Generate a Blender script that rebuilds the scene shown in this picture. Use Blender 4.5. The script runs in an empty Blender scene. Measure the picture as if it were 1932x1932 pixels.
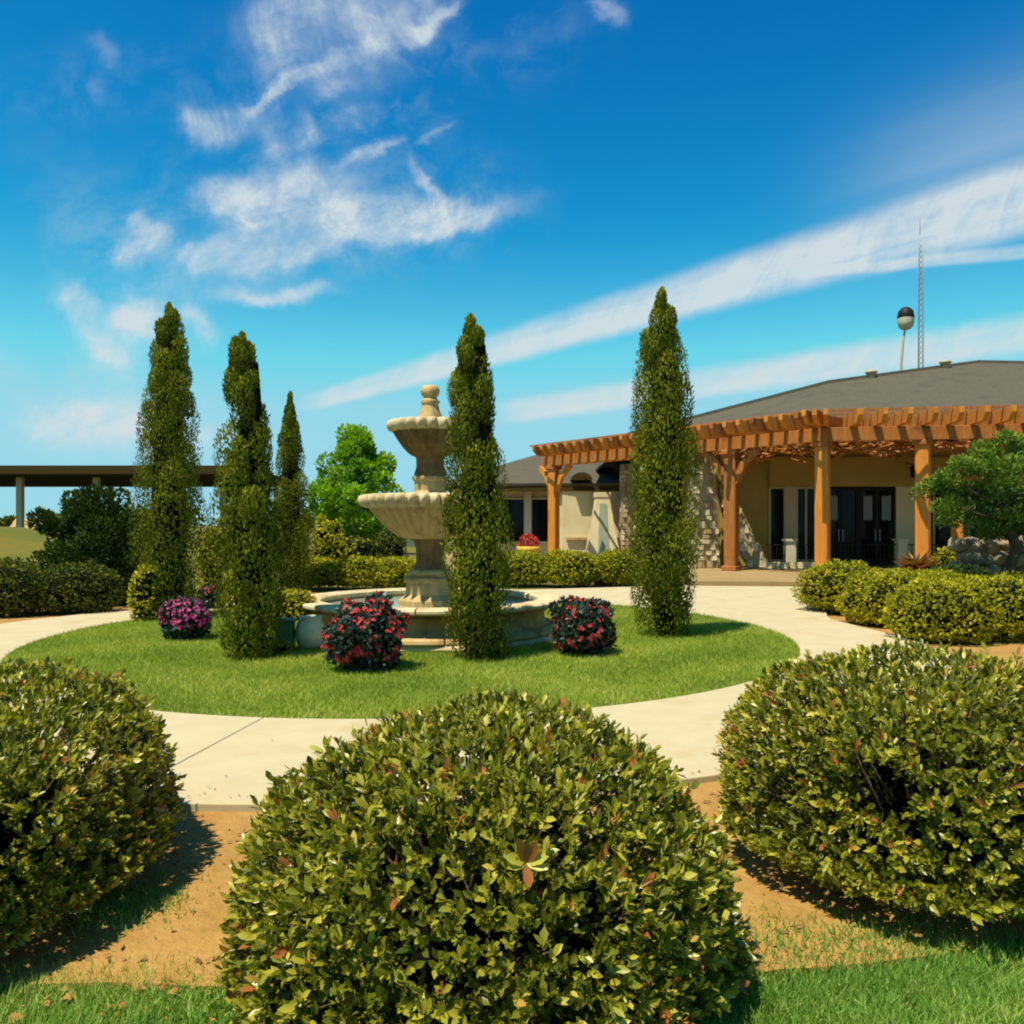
import bpy, math, random
import numpy as np
from mathutils import Vector, Matrix
R = math.radians
rng = np.random.default_rng(7)
random.seed(7)
S = bpy.context.scene
COL = S.collection

# ------------------------------------------------------------------ camera
cd = bpy.data.cameras.new('camera'); cam = bpy.data.objects.new('camera', cd); COL.objects.link(cam)
S.camera = cam
cam.location = (0, 0, 1.5); cam.rotation_euler = (R(90), 0, 0)
cd.sensor_width = 36; cd.lens = 29.81; cd.shift_y = 0.0124
cd.clip_start = 0.05; cd.clip_end = 3000

# ------------------------------------------------------------------ light
SUN_EL, SUN_DIR = 66.0, (-0.70, -0.71)           # horizontal direction towards the sun
az = math.atan2(SUN_DIR[0], SUN_DIR[1])
sd = bpy.data.lights.new('sun', 'SUN'); so = bpy.data.objects.new('sun', sd); COL.objects.link(so)
sd.energy = 5.0; sd.angle = R(0.5); sd.color = (1.0, 0.92, 0.76)
to_sun = Vector((math.sin(az)*math.cos(R(SUN_EL)), math.cos(az)*math.cos(R(SUN_EL)), math.sin(R(SUN_EL))))
so.rotation_euler = to_sun.to_track_quat('Z', 'Y').to_euler(); so.location = (-20, -20, 40)
S.view_settings.view_transform = 'Standard'; S.view_settings.look = 'None'
S.view_settings.gamma = 1; S.view_settings.exposure = 0.6; S.view_settings.use_curve_mapping = False
S.cycles.filter_width = 2.0
S.cycles.max_bounces = 6; S.cycles.transparent_max_bounces = 6

# ------------------------------------------------------------------ node helper
class X:
    nt = None
    def __init__(s, sock): s.s = sock
    @staticmethod
    def m(op, *a, clamp=False):
        n = X.nt.nodes.new('ShaderNodeMath'); n.operation = op; n.use_clamp = clamp
        for i, v in enumerate(a):
            if isinstance(v, X): X.nt.links.new(v.s, n.inputs[i])
            else: n.inputs[i].default_value = v
        return X(n.outputs[0])
    def __add__(s, o): return X.m('ADD', s, o)
    def __radd__(s, o): return X.m('ADD', s, o)
    def __sub__(s, o): return X.m('SUBTRACT', s, o)
    def __rsub__(s, o): return X.m('SUBTRACT', o, s)
    def __mul__(s, o): return X.m('MULTIPLY', s, o)
    def __rmul__(s, o): return X.m('MULTIPLY', s, o)
    def __truediv__(s, o): return X.m('DIVIDE', s, o)
def combine(x, y, z):
    n = X.nt.nodes.new('ShaderNodeCombineXYZ')
    for i, v in enumerate((x, y, z)):
        if isinstance(v, X): X.nt.links.new(v.s, n.inputs[i])
        else: n.inputs[i].default_value = v
    return X(n.outputs[0])
def dot(vec, d):
    n = X.nt.nodes.new('ShaderNodeVectorMath'); n.operation = 'DOT_PRODUCT'
    X.nt.links.new(vec.s, n.inputs[0]); n.inputs[1].default_value = d
    return X(n.outputs['Value'])
def noise(vec, scale, detail=3, rough=.55, dist=0):
    n = X.nt.nodes.new('ShaderNodeTexNoise'); X.nt.links.new(vec.s, n.inputs['Vector'])
    n.inputs['Scale'].default_value = scale; n.inputs['Detail'].default_value = detail
    n.inputs['Roughness'].default_value = rough; n.inputs['Distortion'].default_value = dist
    return X(n.outputs[0])
def smooth(x, a, b, lo=0., hi=1.):
    n = X.nt.nodes.new('ShaderNodeMapRange'); n.interpolation_type = 'SMOOTHSTEP'
    X.nt.links.new(x.s, n.inputs[0])
    for i, v in enumerate((a, b, lo, hi)): n.inputs[i+1].default_value = v
    return X(n.outputs[0])
def mixc(f, a, b):
    n = X.nt.nodes.new('ShaderNodeMix'); n.data_type = 'RGBA'
    for i, v in ((0, f), (6, a), (7, b)):
        if isinstance(v, X): X.nt.links.new(v.s, n.inputs[i])
        else: n.inputs[i].default_value = v if i == 0 else (*v, 1) if len(v) == 3 else v
    return X(n.outputs[2])

# ------------------------------------------------------------------ world: Nishita sky with cirrus
W = bpy.data.worlds.new('World'); S.world = W; W.use_nodes = True
nt = X.nt = W.node_tree; nt.nodes.clear()
out = nt.nodes.new('ShaderNodeOutputWorld'); bg = nt.nodes.new('ShaderNodeBackground')
nt.links.new(bg.outputs[0], out.inputs[0]); bg.inputs[1].default_value = 0.066
sky = nt.nodes.new('ShaderNodeTexSky'); sky.sky_type = 'NISHITA'; sky.sun_disc = False
sky.sun_elevation = R(SUN_EL); sky.sun_rotation = az
sky.air_density = 1.0; sky.dust_density = 0.3; sky.ozone_density = 3.0; sky.altitude = 200
sep = nt.nodes.new('ShaderNodeSeparateColor'); nt.links.new(sky.outputs[0], sep.inputs[0])
sr, sg, sb = [X(o) for o in sep.outputs]
SKY_R, SKY_G, SKY_B = (0.030, 4.0), (0.63, 1.81), (1.51, 1.0)      # vivid, polarised-filter sky: gain and power of each channel
cr = X.m('POWER', sr, SKY_R[1])*SKY_R[0]; cg = X.m('POWER', sg, SKY_G[1])*SKY_G[0]; cb = X.m('POWER', sb, SKY_B[1])*SKY_B[0]
cr = X.m('MINIMUM', cr, 2.2); cg = X.m('MINIMUM', cg, 6.4); cb = X.m('MINIMUM', cb, 8.0)
skyc = nt.nodes.new('ShaderNodeCombineColor')
for i, c in enumerate((cr, cg, cb)): nt.links.new(c.s, skyc.inputs[i])
geo = nt.nodes.new('ShaderNodeTexCoord')
sx = nt.nodes.new('ShaderNodeSeparateXYZ'); nt.links.new(geo.outputs['Generated'], sx.inputs[0])
dx, dy, dz = [X(o) for o in sx.outputs]
dyc = X.m('MAXIMUM', dy, 0.12)
u0 = dx/dyc; v0 = dz/dyc
P0 = combine(u0, v0, 0.0)
w1 = noise(P0, 6.0, 6, .62); w2 = noise(combine(u0, v0, 7.3), 6.0, 6, .62)
u = u0 + (w1 - .5)*0.13; v = v0 + (w2 - .5)*0.10
Pw = combine(u, v, 0.0)
Pl = combine(u0 + (w1 - .5)*0.012, v0 + (w2 - .5)*0.012, 0.0)
def cu(px, py): return ((px-966)/1600.0, (990-py)/1600.0)
def blob(P, x0, y0, x1, y1, half, inten, up=1.0):
    """a soft streak from one sky direction to another; half = half width, in the same units"""
    (a0, b0), (a1, b1) = cu(x0, y0), cu(x1, y1)
    L = math.hypot(a1-a0, b1-b0)/2; ca, cb_ = (a0+a1)/2, (b0+b1)/2
    tx, ty = (a1-a0)/(2*L), (b1-b0)/(2*L); h = half/1600.0
    t = dot(P, (tx/L/.85, ty/L/.85, 0)) - (ca*tx+cb_*ty)/L/.85
    s = dot(P, (-ty/h, tx/h, 0)) - (-ca*ty+cb_*tx)/h
    q = X.m('POWER', X.m('ABSOLUTE', t), 3.0) + s*s
    return X.m('POWER', 2.71828, q*-1.0)*inten
def fibre(P, ang, along, across, seed, detail=6, dist=.4):
    c, s_ = math.cos(R(ang)), math.sin(R(ang))
    return noise(combine(dot(P, (c*along, s_*along, 0)), dot(P, (-s_*across, c*across, 0)), seed), 1.0, detail, .62, dist)
def total(lst):
    r = lst[0]
    for b in lst[1:]: r = r + b
    return r
# the two long contrail-like bands: widths grow to the right
def band(x0, y0, x1, y1, wa, wb, inten, top=1.0, endf=.07):
    (a0, b0), (a1, b1) = cu(x0, y0), cu(x1, y1); L = math.hypot(a1-a0, b1-b0); tx, ty = (a1-a0)/L, (b1-b0)/L
    t = dot(Pl, (tx/L, ty/L, 0)) - (a0*tx+b0*ty)/L
    s = dot(Pl, (-ty, tx, 0)) - (-a0*ty+b0*tx)
    w = X.m('MAXIMUM', t*((wb-wa)/1600.0) + wa/1600.0, 0.002)
    q = s/w
    lo = smooth(q, -1.25, -.45); hi = smooth(q, .35, 1.35*top, 1, 0)
    return smooth(t, 0.0, endf)*lo*hi*inten
fb = fibre(P0, 16, 2.0, 26, 1.0); fb2 = fibre(P0, 20, 3.5, 12, 5.0)
hb = fibre(P0, 62, 9.0, 30, 3.0, 5, .8)
bands = total([band(545, 772, 1932, 375, 16, 66, .90), band(925, 785, 1932, 632, 22, 40, .78),
               band(1450, 522, 2050, 462, 9, 16, .5, 1, .3)])
dens_b = X.m('MINIMUM', bands*X.m('MAXIMUM', fb*1.6 + fb2*.9 + hb*1.3 - .98, 0.22), .9)
haze_r = blob(Pl, 1560, 420, 2250, 130, 120, .30)*(fb + .4)
# feathery cirrus, upper left
feath = total([
    blob(Pw, 430, 215, 690, 100, 13, .8), blob(Pw, 640, 125, 900, -20, 16, .75),
    blob(Pw, 500, 140, 620, -60, 85, .75), blob(Pw, 600, 70, 780, 10, 70, .6), blob(Pw, 780, 30, 840, -80, 26, .4),
    blob(Pw, 330, 190, 400, 270, 26, .5), blob(Pw, 370, 260, 470, 190, 34, .65), blob(Pw, 480, 200, 570, 310, 36, .55),
    blob(Pw, 560, 190, 760, 130, 26, .4), blob(Pw, 570, 200, 620, 300, 20, .5), blob(Pw, 620, 250, 730, 200, 40, .26),
    blob(Pw, 640, 325, 775, 262, 13, .6), blob(Pw, 780, 290, 860, 225, 9, .4), blob(Pw, 840, 110, 1010, 60, 26, .2)])
feath2 = total([
    blob(Pw, 360, 508, 680, 440, 44, 1.0), blob(Pw, 540, 440, 700, 395, 40, .8), blob(Pw, 640, 452, 1010, 388, 24, .75), blob(Pw, 680, 410, 880, 390, 40, .4), blob(Pw, 330, 500, 480, 500, 26, .5),
    blob(Pw, 215, 495, 350, 435, 36, .7), blob(Pw, 250, 390, 300, 450, 22, .45), blob(Pw, 340, 350, 500, 380, 32, .42),
    blob(Pw, 470, 330, 660, 340, 34, .3), blob(Pw, 400, 430, 560, 370, 34, .5), blob(Pw, 330, 400, 700, 340, 60, .28), blob(Pw, 200, 560, 420, 640, 60, .22), blob(Pw, 780, 300, 830, 420, 12, .4),
    blob(Pw, 415, 562, 640, 558, 15, .55), blob(Pw, 240, 560, 300, 640, 48, .62), blob(Pw, 115, 560, 200, 620, 28, .7), blob(Pw, 150, 600, 260, 720, 40, .3),
    blob(Pw, 170, 630, 235, 695, 18, .5), blob(Pw, 365, 570, 400, 640, 24, .38), blob(Pw, 370, 650, 430, 620, 14, .3),
    blob(Pw, 50, 778, 300, 772, 34, .85), blob(Pw, -20, 800, 560, 840, 34, .35), blob(Pw, 120, 690, 260, 740, 30, .25),
    blob(Pw, 140, 70, 225, 130, 18, .28), blob(Pw, 180, 130, 200, 200, 22, .2), blob(Pw, 1100, 10, 1170, 60, 16, .42),
    blob(Pw, 960, 70, 1120, 40, 26, .16), blob(Pw, -60, 640, 60, 720, 40, .25), blob(Pw, -40, 250, 260, 330, 60, .10)])
w3 = noise(P0, 2.2, 2, .5); Pm = combine(u0 + (w3 - .5)*.22, v0 + (w1 - .5)*.02, 0.0)
h1 = fibre(Pm, 112, 2.6, 40, 4.0, 4, .15); h2 = fibre(Pm, 20, 2.2, 34, 6.0, 4, .15); h3 = fibre(Pm, 62, 3.0, 38, 8.0, 4, .15); fc = noise(P0, 9, 8, .62, .3)
f1 = fibre(Pm, 112, 2.5, 14, 2.0, 6, .2); f2 = fibre(Pm, 20, 2.5, 12, 9.0, 6, .2)
fq = noise(Pw, 16, 7, .66, .5)
tx1 = smooth(f1*.28 + h1*.22 + fc*.25 + fq*.25, .38, .63); tx2 = smooth(f2*.2 + h2*.15 + h3*.15 + fc*.25 + fq*.25, .38, .62)
veil = total([blob(Pm, 240, 470, 1000, 380, 85, .55), blob(Pm, 330, 300, 820, 160, 110, .42), blob(Pm, 480, 120, 800, -80, 120, .40),
              blob(Pm, 100, 600, 460, 640, 90, .50), blob(Pm, -60, 780, 560, 820, 60, .55), blob(Pm, 60, 380, 420, 520, 90, .22), blob(Pm, -80, 200, 420, 120, 70, .14), blob(Pm, 780, 120, 1150, 50, 60, .20)])
dens_f = X.m('MINIMUM', smooth(feath, .0, .85)*(tx1*.75 + .22) + smooth(feath2, .0, .80)*(tx2*.78 + .24) + veil*smooth(fc*.35 + fq*.40 + f2*.25, .45, .66)*.9, .92)
front = smooth(dy, .12, .3)
# elsewhere in the sky: the same sort of thin cirrus
gen = noise(combine(dx*1.2, dy*3.0, dz*4.0), 1.6, 8, .6, .5)
outside = 1.0 - front*smooth(X.m('MAXIMUM', X.m('ABSOLUTE', u0), X.m('ABSOLUTE', v0 - .1)), .66, .9, 1, 0)
dens_g = smooth(gen, .52, .80)*outside*.7
low = smooth(dz, 0.0, .34, .40, 0.0)             # milky air towards the horizon
dens = X.m('MINIMUM', (dens_b + haze_r + dens_f)*front + dens_g, .93)
col = mixc(low, X(skyc.outputs[0]), (5.2, 7.6, 8.3))
col = mixc(dens, col, (6.6, 7.4, 7.7))
nt.links.new(col.s, bg.inputs[0])

# ------------------------------------------------------------------ materials
def mat(name, fn):
    m = bpy.data.materials.new(name); m.use_nodes = True
    X.nt = m.node_tree; m.node_tree.nodes.clear()
    o = m.node_tree.nodes.new('ShaderNodeOutputMaterial'); b = m.node_tree.nodes.new('ShaderNodeBsdfPrincipled')
    m.node_tree.links.new(b.outputs[0], o.inputs[0])
    fn(m.node_tree, b, o); return m
def coord(nt_, kind='Object'):
    n = nt_.nodes.new('ShaderNodeTexCoord'); return X(n.outputs[kind])
def gpos(nt_):
    n = nt_.nodes.new('ShaderNodeNewGeometry'); return X(n.outputs['Position'])
def bump(nt_, b, h, strength, dist=.02):
    n = nt_.nodes.new('ShaderNodeBump'); n.inputs['Strength'].default_value = strength; n.inputs['Distance'].default_value = dist
    nt_.links.new(h.s, n.inputs['Height']); nt_.links.new(n.outputs[0], b.inputs['Normal'])
def rough_mat(name, c1, c2, scale=6, rough=.85, bscale=40, bstr=.4, bdist=.01, c3=None, s3=1.2, world=True, spec=.3):
    def f(nt_, b, o):
        p = gpos(nt_) if world else coord(nt_)
        n1 = noise(p, scale, 6, .6); n2 = noise(p, bscale, 4, .6)
        c = mixc(smooth(n1*.7 + n2*.3, .36, .64), c1, c2)
        if 'sandstone' in name:
            st = noise(combine(dot(p, (9, 0, 0)), dot(p, (0, 9, 0)), dot(p, (0, 0, 1.3))), 1.0, 5, .6); c = mixc(smooth(st, .50, .72)*.6, c, [q*.38 for q in c1])
        if c3: c = mixc(smooth(noise(p, s3, 5, .65), .52, .70), c, c3)
        nt_.links.new(c.s, b.inputs['Base Color']); b.inputs['Roughness'].default_value = rough
        b.inputs['Specular IOR Level'].default_value = spec
        bump(nt_, b, n2, bstr, bdist)
    return mat(name, f)
def plain(name, c, rough=.5, metal=0, spec=.5):
    def f(nt_, b, o):
        n = noise(gpos(nt_), 9, 4)
        nt_.links.new(mixc(n, [x*.85 for x in c], [min(1, x*1.12) for x in c]).s, b.inputs['Base Color'])
        b.inputs['Roughness'].default_value = rough; b.inputs['Metallic'].default_value = metal; b.inputs['Specular IOR Level'].default_value = spec
    return mat(name, f)
def leaf_mat(name, stops, rough=.5, trans=.3, spec=.5, tcol=(1.25, 1.35, .5)):
    """stops: (position, colour) along the per-leaf tone: random, plus painted depth and lobe shading"""
    def f(nt_, b, o):
        a = nt_.nodes.new('ShaderNodeAttribute'); a.attribute_name = 'leaf_tone'
        r = nt_.nodes.new('ShaderNodeValToRGB'); nt_.links.new(a.outputs['Fac'], r.inputs[0])
        e = r.color_ramp.elements
        while len(e) > 1: e.remove(e[-1])
        e[0].position = stops[0][0]; e[0].color = (*stops[0][1], 1)
        for p, c in stops[1:]:
            k = e.new(p); k.color = (*c, 1)
        nt_.links.new(r.outputs[0], b.inputs['Base Color'])
        b.inputs['Roughness'].default_value = rough; b.inputs['Specular IOR Level'].default_value = spec
        t = nt_.nodes.new('ShaderNodeBsdfTranslucent'); v = nt_.nodes.new('ShaderNodeMix'); v.data_type = 'RGBA'; v.blend_type = 'MULTIPLY'
        v.inputs[0].default_value = 1; nt_.links.new(r.outputs[0], v.inputs[6]); v.inputs[7].default_value = (*tcol, 1)
        nt_.links.new(v.outputs[2], t.inputs[0])
        ms = nt_.nodes.new('ShaderNodeMixShader'); ms.inputs[0].default_value = trans
        nt_.links.new(b.outputs[0], ms.inputs[1]); nt_.links.new(t.outputs[0], ms.inputs[2]); nt_.links.new(ms.outputs[0], o.inputs[0])
    return mat(name, f)

M = {}
M['concrete'] = rough_mat('cream_concrete', (.405, .335, .19), (.435, .365, .215), 3, .9, 120, .25, .004, (.385, .30, .155), 1.6)
M['joint'] = rough_mat('dirty_joint', (.24, .18, .09), (.28, .22, .12), 5, .95)
M['soil'] = rough_mat('orange_soil', (.27, .145, .032), (.35, .20, .052), 2.5, .97, 16, .5, .05, (.29, .13, .022), 1.4)
M['lawnbase'] = rough_mat('lawn_earth', (.09, .13, .012), (.14, .18, .018), 7, .97, 60, .8, .03)
M['field'] = rough_mat('dry_field', (.080, .086, .006), (.14, .105, .010), .25, .97, 3, .5, .05, (.07, .09, .010), .09)
M['patio'] = rough_mat('tan_patio', (.24, .155, .06), (.30, .20, .085), 2, .9, 60, .3, .006)
M['sandstone'] = rough_mat('cast_sandstone', (.39, .25, .095), (.48, .33, .14), 4, .85, 70, .5, .006, (.27, .14, .04), 2.3, True)
M['sandpale'] = rough_mat('pale_sandstone', (.50, .39, .20), (.58, .47, .27), 4, .85, 70, .5, .006, (.38, .25, .09), 3)
M['sanddark'] = rough_mat('stained_shaded_sandstone', (.12, .07, .025), (.20, .12, .045), 5, .85, 60, .5, .006, (.10, .055, .018), 3)  # weathering stains, with the shade under the bowls put into the colour
M['stucco'] = rough_mat('cream_stucco', (.56, .46, .25), (.62, .52, .31), 1.5, .92, 150, .3, .004)
M['stucco2'] = rough_mat('ochre_stucco', (.32, .215, .055), (.37, .25, .07), 1.5, .92, 150, .3, .004)
M['stone'] = rough_mat('limestone_block', (.50, .40, .21), (.62, .52, .31), 3, .9, 30, .7, .02, (.36, .24, .11), 1.6)
M['stone2'] = rough_mat('rusty_limestone', (.32, .20, .09), (.38, .27, .13), 3, .9, 30, .7, .02, (.20, .14, .09), 1.6)
M['mortar'] = rough_mat('mortar', (.30, .24, .15), (.36, .29, .18), 6, .95)
M['whitestone'] = rough_mat('white_stone', (.48, .42, .28), (.56, .50, .36), 5, .85, 40, .5, .01)
M['ceramic'] = rough_mat('white_glaze', (.66, .56, .34), (.74, .64, .42), 6, .45, 30, .3, .01, (.50, .34, .14), 5, True, .5)
M['shingle'] = rough_mat('grey_shingle', (.070, .060, .038), (.090, .078, .050), 9, .92, 26, .8, .02, (.062, .053, .034), 1.1)
M['darkmetal'] = plain('black_iron', (.010, .010, .009), .6, 0, .2)
M['trimdark'] = plain('dark_brown_trim', (.05, .032, .008), .8, 0, .1)
M['carport'] = plain('brown_sheet_metal', (.035, .024, .006), .9, 0, .03)
M['beige'] = plain('beige_paint', (.40, .33, .19), .6)
M['white'] = plain('white_paint', (.45, .41, .32), .5)
M['gold'] = plain('golden_glaze', (.68, .40, .04), .35)
M['greenpaint'] = plain('green_paint', (.06, .16, .07), .5)
M['galv'] = plain('galvanised_steel', (.26, .27, .29), .5)
M['rock'] = rough_mat('brown_fieldstone', (.20, .14, .08), (.36, .27, .16), 3, .95, 20, .8, .03, (.13, .10, .09), 2)
M['bark'] = rough_mat('bark', (.05, .032, .018), (.10, .065, .035), 14, .95, 40, .9, .02)
M['core'] = rough_mat('inner_shade', (.006, .007, .003), (.012, .011, .004), 20, 1.0, 60, .9, .03, spec=.05)  # near-black colour stands in for the shade inside shrubs and crowns
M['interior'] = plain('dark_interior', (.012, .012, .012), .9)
M['blind'] = plain('pale_blind', (.16, .19, .18), .8)
def wood(name, c1, c2, c3):
    def f(nt_, b, o):
        p = coord(nt_)
        mp = nt_.nodes.new('ShaderNodeMapping'); nt_.links.new(p.s, mp.inputs[0]); mp.inputs['Scale'].default_value = (9, 9, .9)
        q = X(mp.outputs[0]); n1 = noise(q, 1.6, 6, .6, .6); n2 = noise(q, 9, 4, .6)
        c = mixc(smooth(n1, .35, .65), c1, c2); c = mixc(smooth(noise(gpos(nt_), 1.3, 4), .55, .72), c, c3)
        nt_.links.new(c.s, b.inputs['Base Color']); b.inputs['Roughness'].default_value = .65
        bump(nt_, b, n1*.5 + n2*.5, .5, .01)
    return mat(name, f)
M['wood'] = wood('stained_cedar', (.46, .155, .010), (.56, .21, .016), (.26, .075, .006))
M['wooddark'] = wood('shade_dark_cedar', (.26, .085, .008), (.36, .125, .014), (.13, .04, .006))  # darker copy: shade on beams, slats and one post put into the colour
def glassf(nt_, b, o):
    b.inputs['Base Color'].default_value = (.004, .005, .005, 1); b.inputs['Roughness'].default_value = .06
    b.inputs['Specular IOR Level'].default_value = .12
    bump(nt_, b, noise(gpos(nt_), 1.5, 2), .05, .05)
M['glass'] = mat('window_glass', glassf)
def waterf(nt_, b, o):
    b.inputs['Base Color'].default_value = (.34, .42, .33, 1); b.inputs['Roughness'].default_value = .05
    b.inputs['Transmission Weight'].default_value = .25; b.inputs['IOR'].default_value = 1.33
    bump(nt_, b, noise(gpos(nt_), 14, 3, .6, .5), .25, .02)
M['water'] = mat('fountain_water', waterf)
def niche(nt_, b, o):
    p = gpos(nt_); c = mixc(noise(p, 3, 5), (.22, .24, .16), (.34, .36, .25))
    nt_.links.new(c.s, b.inputs['Base Color']); b.inputs['Roughness'].default_value = .25
M['niche'] = mat('grey_green_glass', niche)

M['photinia'] = leaf_mat('glossy_shrub_leaf', [(0, (.050, .066, .006)), (.3, (.17, .175, .014)), (.55, (.34, .31, .026)), (.78, (.50, .43, .06)), (.88, (.46, .28, .06)), (.94, (.36, .15, .035)), (1, (.32, .09, .025))], .36, .28, .45)
M['cypress'] = leaf_mat('cypress_spray', [(0, (.040, .054, .005)), (.4, (.115, .135, .009)), (.8, (.235, .235, .014)), (.97, (.34, .30, .025)), (1, (.26, .15, .03))], .75, .22, .1)
M['lime'] = leaf_mat('lime_shrub_leaf', [(0, (.13, .14, .008)), (.4, (.29, .27, .010)), (.8, (.44, .38, .014)), (1, (.56, .44, .03))], .6, .3, .15)
M['darkshrub'] = leaf_mat('dark_shrub_leaf', [(0, (.012, .03, .006)), (.5, (.035, .062, .009)), (.9, (.08, .11, .012)), (1, (.14, .15, .02))], .65, .2, .12)
M['olivehedge'] = leaf_mat('olive_hedge_leaf', [(0, (.03, .045, .006)), (.5, (.075, .095, .010)), (.9, (.15, .155, .016)), (1, (.24, .19, .03))], .7, .2, .1)
M['spring'] = leaf_mat('spring_green_leaf', [(0, (.07, .17, .01)), (.5, (.20, .36, .015)), (1, (.36, .50, .03))], .5, .4, .3)
M['juniper'] = leaf_mat('juniper_spray', [(0, (.035, .09, .012)), (.5, (.11, .20, .02)), (1, (.30, .36, .03))], .6, .25, .3)
M['yellowleaf'] = leaf_mat('golden_leaf', [(0, (.20, .20, .012)), (.6, (.40, .36, .02)), (.85, (.52, .40, .03)), (1, (.60, .26, .03))], .5, .35, .3)
M['flowerleaf'] = leaf_mat('dark_bedding_leaf', [(0, (.012, .028, .022)), (.6, (.03, .055, .042)), (1, (.06, .075, .055))], .45, .2, .4)
M['redpetal'] = leaf_mat('red_petal', [(0, (.30, .025, .04)), (.5, (.55, .05, .03)), (.8, (.42, .06, .07)), (1, (.62, .11, .025))], .55, .3, .3, (1.1, .7, .7))
M['russet'] = leaf_mat('russet_leaf', [(0, (.16, .06, .03)), (.5, (.30, .11, .05)), (1, (.34, .20, .06))], .5, .25, .3)
M['pinkpetal'] = leaf_mat('magenta_petal', [(0, (.42, .05, .17)), (.5, (.60, .06, .23)), (1, (.62, .13, .33))], .55, .3, .3, (1.1, .7, .9))
M['litter'] = leaf_mat('dry_leaf', [(0, (.10, .05, .02)), (.5, (.22, .12, .04)), (.8, (.34, .20, .07)), (1, (.12, .13, .03))], .8, .1, .2)
M['blade'] = leaf_mat('lawn_blade', [(0, (.15, .215, .016)), (.45, (.27, .345, .03)), (.85, (.39, .44, .05)), (1, (.48, .42, .10))], .55, .3, .25)
M['blade2'] = leaf_mat('near_lawn_blade', [(0, (.08, .18, .025)), (.5, (.16, .30, .04)), (.9, (.28, .41, .07)), (1, (.42, .42, .12))], .5, .3, .3)

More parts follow.
